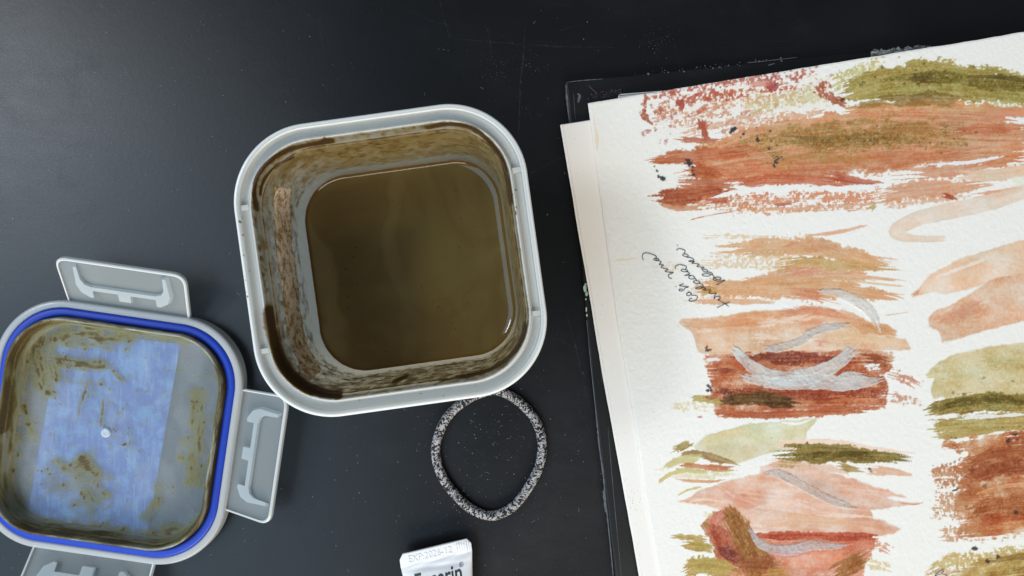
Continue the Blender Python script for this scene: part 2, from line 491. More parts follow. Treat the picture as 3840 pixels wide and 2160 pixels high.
stain_line([(x - 16, y + 6) for x, y in BL[:6]], 44, 0.80); stain_line(BL, 30, 1.28); stain_line([(1085, 1385), (1120, 1425), (1190, 1462)], 10, 1.2)
stain_line([(1700, 1418), (1780, 1404), (1850, 1382), (1915, 1335), (1958, 1270), (1972, 1200)], 14, 1.15)
stain_line([(1465, 1440), (1500, 1420), (1540, 1405)], 12, 1.0); stain_line([(1640, 1432), (1720, 1416)], 7, 0.95)
stain_line([(1060, 640), (1130, 590), (1190, 600)], 26, 0.72); stain_line([(1420, 530), (1560, 512), (1650, 520)], 30, 0.66)
stain_line([(985, 880), (1000, 950)], 24, 0.62); stain_line([(1690, 490), (1760, 500), (1800, 560)], 22, 0.70)
stain_line([(1890, 700), (1915, 860), (1940, 1020), (1958, 1180)], 22, 0.62)
for i in range(0, 150, 2):                 # dried splashes on the rim
    u_ = random.random()
    if i < 70: px, py = 893 + 66 * u_ + random.gauss(0, 11), 770 + 560 * u_
    elif i < 100: px, py = 1000 + 700 * u_, 545 - 100 * u_ + random.gauss(0, 14)
    elif i < 130: px, py = 1250 + 560 * u_, 1520 - 75 * u_ + random.gauss(0, 10)
    else: px, py = 1900 + 110 * u_ + random.gauss(0, 8), 560 + 620 * u_
    st += np.exp(-(((X - px) / random.uniform(2.5, 6)) ** 2 + ((Y - py) / random.uniform(2.5, 8)) ** 2)) * isin * random.uniform(0.45, 0.9)
attr_float(body, 'stain', np.clip(st, -1, 1.4))
attr_float(body, 'film', np.where(wall, (0.85 * top + 0.85 * rgt + 0.30 * lef + 0.75 * bot) * (0.45 + 0.55 * sstep(14, 34, Z)), 0.0) + np.where(isin & (DI > 6.4) & (Z > h - 10) & (Z < h - 0.5), 0.45, 0.0))
attr_float(body, 'milk', np.where((DI > 0.2) & (DI < 1.0), 0.80, np.where(DI <= 1.6, 0.32, np.where((DI < 2.1) & isin, 0.70, np.where(isin & (DI < 5.6), 0.22, 0.0)))) + np.where(isin & (DI >= 5.2) & (DI < 6.6) & (Z > h - 2.5), 0.5, 0.0))
# moulded ribs across the rim channel
M_rib = plastic_material('milky_rib_plastic', 0.05, False)
def obox(cx, cy, cz, sx, sy, sz, c0, rz, bev=0.0):
    v = []
    for dz in (-1, 1):
        for dx, dy in ((-1, -1), (1, -1), (1, 1), (-1, 1)):
            f = 1 - (bev if dz > 0 else 0)
            x, y = cx + dx * sx / 2 * f, cy + dy * sy / 2 * f
            v.append((c0[0] + x * math.cos(rz) - y * math.sin(rz), c0[1] + x * math.sin(rz) + y * math.cos(rz), cz + dz * sz / 2))
    return v, [(3, 2, 1, 0), (4, 5, 6, 7), (0, 1, 5, 4), (1, 2, 6, 5), (2, 3, 7, 6), (3, 0, 4, 7)]
for sx in (-1, 1):
    for sy in (-1, 1):
        v, f = obox(sx * (CHALF - 0.00385), sy * 0.0272, H - 0.0019, 0.0034, 0.0020, 0.0014, CC, CR, 0.08)
        mesh_obj('rib', v, f, M_rib, cont, smooth=False)

# dried tan band on the left wall, following the corner
sel = np.where(wall & (Z > 12))[0]
kd = kdtree.KDTree(len(sel))
for i, k in enumerate(sel): kd.insert((X[k], Y[k], 0), i)
kd.balance()
def wall_point(px, py):
    w = 0; p = np.zeros(3)
    for co, i, d in kd.find_n((px, py, 0), 5):
        g = 1 / (d * d + 2.0); w += g; p += g * V[sel[i]]
    return p / w
spine = catmull([(1063, 702), (1058, 760), (1062, 850), (1070, 950), (1082, 1050), (1095, 1150), (1108, 1240), (1124, 1300), (1150, 1360), (1182, 1408)], 14)
ns_, na_ = len(spine), 15
SV = []; SX = []
for i in range(ns_):
    a = spine[max(i - 1, 0)]; b = spine[min(i + 1, ns_ - 1)]; d = (b - a) / np.linalg.norm(b - a); nrm = np.array([-d[1], d[0]])
    for j in range(na_):
        u = j / (na_ - 1) * 2 - 1
        wd = (31 if i > 20 else 33) + 5 * (vnoise(np.array([i / 4.0]), np.array([u * 1.5]), 3)[0] - 0.5) * 2
        endj = 9 * (vnoise(np.array([u * 4.0]), np.array([3.3 if i < ns_ / 2 else 8.8]), 5)[0] - 0.5)
        q = spine[i] + nrm * u * wd + (d * endj if i in (0, ns_ - 1) else 0)
        p = wall_point(q[0], q[1])
        out = np.array([CC[0], CC[1], 0.05]) - p; out /= np.linalg.norm(out)
        hgt = 0.00025 + 0.00035 * (1 - abs(u) ** 6) * vnoise(np.array([q[0] / 5.0]), np.array([q[1] / 5.0]), 6)[0]
        if abs(u) > 0.99 or i in (0, ns_ - 1): hgt = -0.0002
        SV.append(p + out * hgt); SX.append(q)
def tan_material():
    m, nt, out = mat('dried_tan_residue'); co = objco(nt)
    a = noise(nt, 900, 5, 0.75, co, 0.8); b = noise(nt, 260, 3, 0.6, co)
    f = math_(nt, 'MULTIPLY_ADD', b.outputs['Fac'], 0.6, math_(nt, 'MULTIPLY', a.outputs['Fac'], 0.7))
    c = mixc(nt, mapr(nt, f, 0.61, 0.73), (0.86, 0.72, 0.57), (0.38, 0.23, 0.08))
    p = principled(nt, c, 0.7, 0.3); L(nt, bump(nt, f, 0.7, 0.0005), p.inputs['Normal'])
    tl = N(nt, 'ShaderNodeBsdfTranslucent'); L(nt, c, tl.inputs[0])
    L(nt, mixs(nt, 0.25, p.outputs[0], tl.outputs[0]), out.inputs[0]); return m
o = mesh_obj('dried_residue_band', np.array(SV), grid_faces(ns_, na_), tan_material(), cont)
tag(o, 'dried tan band of residue on the left inner wall')

# ------------------------------------------------------------------ muddy water
def water():
    zl = 12.3; LHALF = CHALF - 0.01112
    fs = [0.0004, 0.02, 0.08, 0.16, 0.26, 0.36, 0.46, 0.56, 0.65, 0.73, 0.80, 0.84, 0.87, 0.89, 0.91, 0.925, 0.94, 0.95, 0.959, 0.967, 0.974, 0.981, 0.987, 0.992, 0.996, 1.0, 1.004]
    Vv, E = [], []
    for f in fs:
        hw = LHALF * f; dist = (1 - f) * LHALF * 1000
        z = zl + 2.1 * math.exp(-max(dist, 0) / 1.7)
        lp = rr_loop(hw, max(0.0207 * (0.4 + 0.6 * f), 0.0001) if f > 0.3 else hw * 0.6)
        x = CC[0] + lp[:, 0] * math.cos(CR) - lp[:, 1] * math.sin(CR); y = CC[1] + lp[:, 0] * math.sin(CR) + lp[:, 1] * math.cos(CR)
        Vv.append(np.column_stack([x, y, np.full(len(x), z * 1e-3)])); E.append(np.full(len(x), dist))
    nn = len(Vv[0]); m = len(Vv)
    # underside so that the water is a body, not a sheet
    lp = rr_loop(LHALF - 0.0012, 0.0185)
    x = CC[0] + lp[:, 0] * math.cos(CR) - lp[:, 1] * math.sin(CR); y = CC[1] + lp[:, 0] * math.sin(CR) + lp[:, 1] * math.cos(CR)
    Vv.append(np.column_stack([x, y, np.full(nn, 0.0024)])); E.append(np.full(nn, 0.0))
    Vv = np.vstack(Vv); E = np.concatenate(E)
    fc = [tuple(r) for r in grid_faces(m + 1, nn, True)]
    fc.append(tuple(range(nn - 1, -1, -1))); fc.append(tuple(m * nn + i for i in range(nn)))
    m_, nt, out = mat('muddy_paint_water'); co = objco(nt)
    at = N(nt, 'ShaderNodeAttribute', attribute_name='edge').outputs['Fac']
    w = noise(nt, 26, 4, 0.6, co, 1.6); g = noise(nt, 1300, 4, 0.7, co)
    c = mixc(nt, mapr(nt, w.outputs['Fac'], 0.36, 0.64), (0.140, 0.084, 0.024), (0.160, 0.107, 0.030))
    wv = N(nt, 'ShaderNodeTexWave'); wv.wave_type = 'BANDS'; L(nt, co, wv.inputs['Vector'])
    wv.inputs['Scale'].default_value = 9.0; wv.inputs['Distortion'].default_value = 5.0; wv.inputs['Detail'].default_value = 2.0; wv.inputs['Detail Scale'].default_value = 2.2
    sx = N(nt, 'ShaderNodeSeparateXYZ'); L(nt, co, sx.inputs[0])
    sw = math_(nt, 'MULTIPLY', mapr(nt, wv.outputs['Fac'], 0.80, 1.0), mapr(nt, sx.outputs['X'], -0.076, -0.040, 0.55, 0.08))
    c = mixc(nt, sw, c, (0.27, 0.19, 0.072))
    c = mixc(nt, mapr(nt, g.outputs['Fac'], 0.5, 0.8, 0, 0.35), c, (0.215, 0.160, 0.060))
    c = mixc(nt, mapr(nt, at, 0.15, 1.5, 1.0, 0.0), c, (0.15, 0.072, 0.010))
    p = principled(nt, c, mapr(nt, g.outputs['Fac'], 0.3, 0.75, 0.03, 0.10), 0.5, IOR=1.40)
    L(nt, bump(nt, math_(nt, 'MULTIPLY_ADD', g.outputs['Fac'], 0.10, noise(nt, 40, 3, 0.5, co, 1.2).outputs['Fac']), 0.10, 0.0012), p.inputs['Normal'])
    L(nt, p.outputs[0], out.inputs[0])
    o = mesh_obj('paint_water', Vv, fc, m_)
    attr_float(o, 'edge', E)
    tag(o, 'murky olive brown paint water pooled in the square container', 'liquid')
    SV, SF = [], []
    for i in range(110):
        px, py = random.uniform(1240, 1800), random.uniform(700, 1330); q = W(px, py, zl * 1e-3 + 0.00005)
        r = 0.00012 + 0.00030 * random.random() ** 3; k = len(SV)
        for j in range(6): SV.append((q[0] + r * math.cos(j * 1.047) * random.uniform(.5, 1.5), q[1] + r * math.sin(j * 1.047) * random.uniform(.5, 1.2), q[2]))
        SF.append(tuple(range(k, k + 6)))
    sp = mesh_obj('floating_specks', SV, SF, simple('dark_sediment', (0.03, 0.02, 0.008), 0.5, 0.3), o, smooth=False); tag(sp, kind='stuff')
water()

# ------------------------------------------------------------------ lid, lying inside up
S_LID = (D - 0.009) / FPX
LC = ((410 - 1920) * S_LID, -(1623 - 1080) * S_LID); LR = math.radians(-8.2)
LHALF = 938 * S_LID / 2; LRAD = 0.0305
lid = empty('container_lid', (LC[0], LC[1], 0), LR)
tag(lid, 'stained translucent snap lid with blue seal lying inside up beside the container', 'lid')
lin_prof = [(0.0, 2.2), (0.0, 7.6), (0.35, 8.6), (1.1, 9.0), (2.9, 9.0), (3.3, 8.6), (3.4, 7.0), (7.2, 7.0), (7.4, 8.5), (7.7, 12.4), (8.0, 13.1), (8.6, 13.2), (9.0, 12.8),
            (9.5, 9.4), (10.0, 8.6), (10.5, 5.2), (10.9, 4.0), (11.7, 3.4), (12.8, 3.2)]
lin_in = resample(lin_prof, 0.7)
panel = resample([(12.8, 3.2), (LHALF * 1000 - 0.3, 3.0)], 0.9)
under = [(LHALF * 1000 - 0.3, 1.7), (11.0, 1.7), (9.6, 2.4), (8.2, 6.0), (7.0, 5.9), (3.0, 5.9), (1.4, 7.2), (0.9, 6.8), (0.8, 2.2)]
lv, lf, ld, ln = shell(lin_in + panel[1:] + resample(under, 6.0), LHALF, LRAD, LC, LR, 0.8)
M_lid = plastic_material('milky_lid_plastic', 0.72, True, (0.52, 0.56, 0.59), 1300, (0.27, 0.26, 0.085), (0.080, 0.052, 0.010), 0.3, (0.22, 0.74), (0.70, 1.25), 0.62)
lbody = mesh_obj('body', lv, lf, M_lid, lid)
X, Y = PX(lv); Z = lv[:, 2] * 1000
isin = np.arange(len(lv)) < (len(lin_in) + len(panel) - 1) * ln
lx = (lv[:, 0] - LC[0]); ly = (lv[:, 1] - LC[1]); ang = np.arctan2(ly, lx) + 0.143
st = np.full(len(lv), -0.2)
ridge = isin & (ld > 7.0) & (ld < 11.5)
st = np.where(ridge, 0.66 + 0.90 * (fbm(ang * 7, ld * 2.2, 5, 4) - 0.5), st)
st = np.where(ridge & (ld > 9.2) & (ld < 10.2), st + 0.12, st)
st = np.where(isin & (ld > 6.9) & (ld < 7.6), st + 0.25, st)
for a0, a1, amt in ((2.2, 3.35, 0.42), (0.15, 0.75, 0.40), (-0.9, -0.3, 0.40), (-2.3, -1.2, 0.28)):
    st = np.where(ridge, st + amt * sstep(a0 - 0.1, a0 + 0.15, ang) * (1 - sstep(a1 - 0.15, a1 + 0.1, ang)) * np.exp(-((ld - 8.8) / 1.5) ** 2), st)
pan = isin & (ld > 11.5)
pn = fbm(X / 34, Y / 34, 17, 4)
st = np.where(pan, 0.17 + 0.75 * (pn - 0.5), st)
edge_d = ld - 12.0
st = np.where(pan, st + 0.50 * np.exp(-np.maximum(edge_d, 0) / 1.8) * sstep(0.35, 0.6, fbm(ang * 9, ld * 0, 3)), st)
def smear(pts, w, amt, soft=1.0):
    global st
    T, dn, hw, Ln = along(X, Y, pts, w)
    e = np.minimum(sstep(-14, 26, T), sstep(-14, 26, Ln - T))
    g = np.exp(-(np.abs(dn) / hw) ** 4 * soft) * e * pan
    st += g * amt * 0.92 * (0.65 + 0.9 * ((fbm(T / 60, dn / 5, len(pts) + int(w), 3) - 0.5) * 2.0 + 0.35))
smear([(190, 1262), (300, 1240), (420, 1262), (520, 1285)], 40, 0.42); smear([(220, 1290), (300, 1275), (380, 1288), (440, 1295)], 60, 0.55)
smear([(205, 1352), (260, 1358), (330, 1370), (405, 1360)], 44, 0.72)
smear([(185, 1250), (165, 1340), (180, 1420), (150, 1480)], 100, 0.62); smear([(230, 1420), (300, 1425), (400, 1420)], 50, 0.34)
smear([(90, 1500), (105, 1580), (125, 1655)], 34, 0.55)
smear([(748, 1450), (740, 1560), (730, 1680), (715, 1830)], 70, 0.55); smear([(690, 1640), (672, 1740)], 30, 0.45)
smear([(275, 1715), (330, 1790), (375, 1890)], 100, 0.56); smear([(170, 1730), (300, 1900), (430, 1960)], 120, 0.26)
smear([(290, 1720), (380, 1780), (450, 1840)], 44, 0.36); smear([(200, 1720), (240, 1790)], 46, 0.34)
smear([(600, 1800), (585, 1880), (545, 1940), (530, 1960)], 40, 0.55); smear([(560, 1990), (620, 1985), (690, 1970)], 36, 0.5)
smear([(570, 2020), (640, 2010)], 26, 0.5); smear([(330, 1440), (300, 1520), (293, 1570)], 9, 0.95)
smear([(388, 1490), (384, 1540), (372, 1610)], 9, 0.8); smear([(60, 1900), (150, 1950), (240, 1985)], 26, 0.55)
smear([(450, 2000), (475, 1970)], 12, 0.8); smear([(445, 1675), (500, 1658)], 8, 0.8); smear([(420, 1390), (470, 1440)], 16, 0.6)
for i in range(220):
    px, py = random.uniform(30, 800), random.uniform(1240, 2080)
    st += np.exp(-(((X - px) / random.uniform(2, 6)) ** 2 + ((Y - py) / random.uniform(2, 6)) ** 2)) * pan * 0.8
attr_float(lbody, 'stain', np.clip(st, -1, 1.4))

attr_float(lbody, 'milk', np.where(isin & (ld < 3.4), 0.5, 0.0) + np.where(isin & (ld > 7.3) & (ld < 9.0), 0.55, 0.0) + np.where(isin & (ld >= 9.0) & (ld < 11.2), 0.25, 0.0) + np.where(pan, 0.10 * sstep(0.4, 0.7, fbm(X / 90, Y / 140, 77, 3)), 0.0))
# blue silicone seal
g = [(3.42, 7.1), (3.45, 8.5), (3.8, 9.1), (4.6, 9.4), (5.9, 9.4), (6.7, 9.1), (7.1, 8.5), (7.15, 7.1)]
gv, gf, gd, gn = shell(resample(g, 0.6), LHALF, LRAD, LC, LR, 0.8)
def gasket_material():
    m, nt, out = mat('blue_silicone'); co = objco(nt)
    n = noise(nt, 420, 4, 0.6, co)
    c = mixc(nt, mapr(nt, n.outputs['Fac'], 0.66, 0.74), (0.010, 0.050, 0.47), (0.045, 0.04, 0.05))
    p = principled(nt, c, 0.42, 0.35); L(nt, p.outputs[0], out.inputs[0]); return m
mesh_obj('seal', gv, gf, gasket_material(), lid)

# blue label stuck under the panel
def label_material():
    m, nt, out = mat('blue_label_paper'); co = objco(nt)
    n = noise(nt, 130, 5, 0.7, co, 0.5)
    mp = N(nt, 'ShaderNodeMapping'); mp.inputs['Scale'].default_value = (6, 1, 1); L(nt, co, mp.inputs[0])
    n2 = noise(nt, 70, 4, 0.6, mp.outputs[0])
    f = mapr(nt, math_(nt, 'ADD', math_(nt, 'MULTIPLY', n.outputs['Fac'], 0.6), math_(nt, 'MULTIPLY', n2.outputs['Fac'], 0.4)), 0.42, 0.62)
    c = mixc(nt, f, (0.006, 0.125, 0.60), (0.17, 0.43, 0.84))
    mp2 = N(nt, 'ShaderNodeMapping'); mp2.inputs['Scale'].default_value = (14, 1, 1); mp2.inputs['Rotation'].default_value = (0, 0, 0.25); L(nt, co, mp2.inputs[0])
    c = mixc(nt, mapr(nt, noise(nt, 55, 4, 0.7, mp2.outputs[0], 0.3).outputs['Fac'], 0.56, 0.74, 0, 0.6), c, (0.62, 0.72, 0.86))
    p = principled(nt, c, 0.6, 0.3); L(nt, p.outputs[0], out.inputs[0]); return m
lq = [(228, 1238), (676, 1290), (547, 2030), (96, 1968)]
tv = [W(x, y, 0.0014) for x, y in lq] + [W(x, y, 0.0009) for x, y in lq]
o = mesh_obj('label', tv, [(3, 2, 1, 0), (4, 5, 6, 7), (0, 1, 5, 4), (1, 2, 6, 5), (2, 3, 7, 6), (3, 0, 4, 7)], label_material(), lid, smooth=False)
tag(o, 'blue label showing through the milky panel')

# mould mark in the panel's centre and embossed letters
M_clear = plastic_material('milky_moulding', 0.25, False, (0.72, 0.79, 0.83), transl=0.25)
def disc(cx, cy, z0, r, hgt, name, parent, m):
    v, f = [], []
    for rr, zz in ((1.0, 0), (0.98, 0.6), (0.8, 1.0), (0.45, 0.85), (0.001, 0.7)):
        for j in range(28):
            a = j * 6.2832 / 28; v.append((cx + r * rr * math.cos(a), cy + r * rr * math.sin(a), z0 + hgt * zz))
    return mesh_obj(name, v, grid_faces(5, 28, True), m, parent)
c = W(398, 1622, 0.0032); disc(c[0], c[1], 0.0030, 0.0023, 0.0011, 'mould_mark', lid, M_clear)

def text_mesh(s, size, offset=0.0, spacing=1.0, shear=0.0):
    cu = bpy.data.curves.new('txt', 'FONT'); cu.body = s; cu.size = size; cu.offset = offset; cu.space_character = spacing; cu.shear = shear
    cu.resolution_u = 4
    ob = bpy.data.objects.new('txt', cu); COL.objects.link(ob)
    dg = bpy.context.evaluated_depsgraph_get()
    me = bpy.data.meshes.new_from_object(ob.evaluated_get(dg))
    v = np.array([tuple(p.co) for p in me.vertices]); f = [tuple(p.vertices) for p in me.polygons]
    bpy.data.objects.remove(ob); bpy.data.curves.remove(cu); bpy.data.meshes.remove(me)
    return v, f
def extrude(v, f, t):
    """flat text -> solid of thickness t (boundary walls added)"""
    n = len(v); vb = v.copy(); vb[:, 2] = 0; vt = v.copy(); vt[:, 2] = t
    ed = {}
    for q in f:
        for i in range(len(q)):
            e = (q[i], q[(i + 1) % len(q)]); ed[e] = ed.get(e, 0) + 1
    ff = [tuple(i + n for i in q) for q in f]
    for (a, b) in ed:
        if (b, a) not in ed: ff.append((a, b, b + n, a + n))
    return np.vstack([vb, vt]), ff
tv_, tf_ = text_mesh('SNAPWARE', 0.0092, 0.0, 1.1)
tv_[:, 0] = tv_[:, 0].max() - tv_[:, 0]; tf_ = [q[::-1] for q in tf_]          # moulded from the outside, so it reads mirrored here
tv_, tf_ = extrude(tv_, tf_, 0.00025)
tv_[:, 0] *= 0.0415 / tv_[:, 0].max()
c0 = W(268, 1532, 0.003); a = LR + math.radians(-2)
tv2 = np.column_stack([c0[0] + tv_[:, 0] * math.cos(a) - tv_[:, 1] * math.sin(a), c0[1] + tv_[:, 0] * math.sin(a) + tv_[:, 1] * math.cos(a), 0.00305 + tv_[:, 2]])
mesh_obj('embossed_letters', tv2, tf_, plastic_material('milky_emboss', 0.80, False, (0.5, 0.6, 0.7)), lid, smooth=False)

# snap latches
M_latch = plastic_material('milky_latch_plastic', 0.62, False, (0.62, 0.66, 0.66), transl=0.35)
M_hook = plastic_material('milky_hook_plastic', 0.58, False, (0.66, 0.73, 0.76), transl=0.35)
def plate(outline, z0, z1):
    n = len(outline)
    v = [(x, y, z0) for x, y in outline] + [(x, y, z1) for x, y in outline]
    f = [tuple(range(n - 1, -1, -1)), tuple(range(n, 2 * n))] + [(i, (i + 1) % n, n + (i + 1) % n, n + i) for i in range(n)]
    return v, f
def rounded(pts, rads, k=7):
    out = []; n = len(pts)
    for i in range(n):
        p = np.array(pts[i], float); a = np.array(pts[i - 1], float); b = np.array(pts[(i + 1) % n], float); r = rads[i]
        if r <= 0: out.append(tuple(p)); continue
        u = (a - p) / np.linalg.norm(a - p); w = (b - p) / np.linalg.norm(b - p)
        for t in np.linspace(0, 1, k):
            q = p + u * r * (1 - t) ** 2 + w * r * t ** 2
            out.append(tuple(q))
    return out
LW, LL = 0.0565, 0.0255
flap_out = rounded([(-LW / 2, 0.0), (LW / 2, 0.0), (LW / 2 + 0.0012, LL), (-LW / 2 - 0.0012, LL)], [0.0008, 0.0008, 0.006, 0.006])
inset = 0.0009
flap_in = rounded([(-LW / 2 + inset, inset * 0.6), (LW / 2 - inset, inset * 0.6), (LW / 2 - inset + 0.001, LL - inset * 1.2), (-LW / 2 + inset - 0.001, LL - inset * 1.2)], [0.0008, 0.0008, 0.005, 0.005])
hook_out = [(-0.0215, 0.0232), (-0.0222, 0.0125), (-0.0205, 0.0082), (-0.0165, 0.0056), (-0.0150, 0.0060), (-0.0150, 0.0100), (-0.0030, 0.0100), (-0.0028, 0.0058), (0.0028, 0.0058), (0.0030, 0.0100),
            (0.0150, 0.0100), (0.0150, 0.0060), (0.0165, 0.0056), (0.0205, 0.0082), (0.0222, 0.0125), (0.0215, 0.0232), (0.0200, 0.0232), (0.0196, 0.0160), (0.0180, 0.0132), (0.0150, 0.0122),
            (-0.0150, 0.0122), (-0.0180, 0.0132), (-0.0196, 0.0160), (-0.0200, 0.0232)]
def make_latch(side, tilt, zb):
    """side: 0 right, 1 top, 2 left, 3 bottom (in lid frame); tilt upward in degrees"""
    a = LR + side * math.pi / 2
    ox, oy = math.cos(a), math.sin(a); tx, ty = -math.sin(a), math.cos(a)      # outward and along
    ct, s_t = math.cos(math.radians(tilt)), math.sin(math.radians(tilt))
    def T(v):
        r = []
        for x, y, z in v:
            o_ = LHALF - 0.0002 + y * ct - z * s_t; zz = zb + y * s_t + z * ct
            r.append((LC[0] + ox * o_ + tx * x, LC[1] + oy * o_ + ty * x, zz))
        return r
    n = len(flap_out)
    V, F = [], []
    b = 0.0006
    loops = [[(x, y, 0.0) for x, y in flap_out], [(x, y, 0.0016) for x, y in flap_out],
             [(x * 0.985, LL / 2 + (y - LL / 2) * 0.97, 0.0021) for x, y in flap_out], [(x, y, 0.0020) for x, y in flap_in], [(x, y, 0.0010) for x, y in flap_in]]
    for lp in loops: V += lp
    F = [tuple(q) for q in grid_faces(len(loops), n, True)]
    F.append(tuple(range(n - 1, -1, -1))); F.append(tuple((len(loops) - 1) * n + i for i in range(n)))
    # mirrored winding is fine: both sides shade
    fl = mesh_obj('latch', T(V), F, M_latch, lid, smooth=False)
    attr_float(fl, 'milk', np.concatenate([np.full(n, 0.0), np.full(n * 3, 0.72), np.full(n, 0.0)]))
    v, f = plate(hook_out, 0.00105, 0.0030)
    v = [(x * (0.96 if z > 0.002 else 1.0), 0.0125 + (y - 0.0125) * (0.93 if z > 0.002 else 1.0), z) for x, y, z in v]
    hk = mesh_obj('hook', T(v), f, M_hook, None, smooth=False)
    attr_float(hk, 'milk', np.concatenate([np.full(len(hook_out), 0.1), np.full(len(hook_out), 0.26)]))
    hk.parent = fl; hk.matrix_parent_inverse = parent_matrix(fl).inverted()
    return fl
make_latch(1, 36, 0.0052); make_latch(0, 20, 0.0052); make_latch(3, 24, 0.0052); make_latch(2, 20, 0.0052)

# ------------------------------------------------------------------ hair tie
def hair_tie():
    z0 = [(800, 85), (960, 180), (1090, 310), (1170, 450), (1203, 580), (1205, 710), (1175, 860), (1130, 965), (1055, 1095), (950, 1235), (840, 1325), (700, 1375), (560, 1352), (420, 1272), (300, 1155),
          (200, 1030), (130, 890), (96, 750), (100, 620), (135, 500), (190, 385), (275, 275), (375, 195), (480, 130), (600, 85), (700, 68)]
    zc = 0.0023; P = np.array([W(1600 + x / 2.7875, 1440 + y / 2.7875, zc)[:2] for x, y in z0])
    n = len(P); out = []
    for i in range(n):
        p0, p1, p2, p3 = P[i - 1], P[i], P[(i + 1) % n], P[(i + 2) % n]
        for t in np.linspace(0, 1, 60, endpoint=False):
            out.append(0.5 * ((2 * p1) + (-p0 + p2) * t + (2 * p0 - 5 * p1 + 4 * p2 - p3) * t * t + (-p0 + 3 * p1 - 3 * p2 + p3) * t ** 3))
    out = np.array(out)
    seg = np.linalg.norm(np.diff(np.vstack([out, out[:1]]), axis=0), axis=1); acc = np.concatenate([[0], np.cumsum(seg)])
    NL, NA = 1900, 44
    s = np.linspace(0, acc[-1], NL, endpoint=False)
    ext = np.vstack([out, out[:1]])
    cx = np.interp(s, acc, ext[:, 0]); cy = np.interp(s, acc, ext[:, 1])
    tx = np.roll(cx, -6) - np.roll(cx, 6); ty = np.roll(cy, -6) - np.roll(cy, 6); tl = np.hypot(tx, ty); tx /= tl; ty /= tl
    U = s[:, None] * np.ones((1, NA)); A = np.linspace(0, 2 * math.pi, NA, endpoint=False)[None, :] * np.ones((NL, 1))
    # plaited cover: columns of slanted stitches, alternate columns slant the other way
    cols = 12; cv = A / (2 * math.pi) * cols; ci = np.floor(cv); cf = cv - ci
    slant = np.where(ci % 2 == 0, cf, 1 - cf)
    ph = U / 0.00046 + slant * 1.5 + (fbm(U * 900, A * 3, 2, 2) - 0.5) * 1.3
    yi = np.floor(ph); yf = ph - yi
    yarn = np.sqrt(np.clip(1 - (2 * yf - 1) ** 2, 0, 1)); bulge = np.sqrt(np.clip(1 - (2 * cf - 1) ** 2 * 0.6, 0, 1))
    hsh = _T[(yi.astype(int) * 7 + 3) & 511, (ci.astype(int) * 13 + yi.astype(int)) & 511]; hsh2 = vnoise(U / 0.0004, A * 7, 12)
    joint = np.exp(-((s - acc[60 * 6] - 0.0006) / 0.0007) ** 2)[:, None]
    r = 0.00205 * (1 + 0.05 * (fbm(U * 260, A * 0.6, 4) - 0.5)) + 0.00017 * yarn * bulge - 0.00045 * joint
    nx, ny = -ty[:, None], tx[:, None]
    Xv = cx[:, None] + nx * np.cos(A) * r; Yv = cy[:, None] + ny * np.cos(A) * r; Zv = zc + np.sin(A) * r
    Vt = np.stack([Xv, Yv, Zv], -1).reshape(-1, 3)
    f = grid_faces(NL, NA, True)
    a = (NL - 1) * NA + np.arange(NA); b = np.arange(NA); a2 = (NL - 1) * NA + (np.arange(NA) + 1) % NA; b2 = (np.arange(NA) + 1) % NA
    f = np.vstack([f, np.stack([a, a2, b2, b], -1)])
    lightf = sstep(0.46, 0.60, 0.75 * hsh + 0.25 * hsh2)
    cw = lin((196, 192, 192)) * 0.9; cb = lin((34, 36, 37))
    Cc = cb + (cw - cb) * lightf[..., None]
    Cc *= (0.45 + 0.55 * yarn)[..., None] * (0.75 + 0.5 * vnoise(U * 6000, A * 8, 20))[..., None]
    Cc *= (1 - 0.6 * joint)[..., None]
    m, nt, out_ = mat('plaited_elastic')
    at = N(nt, 'ShaderNodeAttribute', attribute_name='col')
    p = principled(nt, at.outputs['Color'], 0.75, 0.3); L(nt, p.outputs[0], out_.inputs[0])
    o = mesh_obj('hair_tie', Vt, f, m); attr_color(o, 'col', Cc.reshape(-1, 3))
    tag(o, 'black and white plaited elastic hair tie loop on the black table', 'hair tie')
hair_tie()

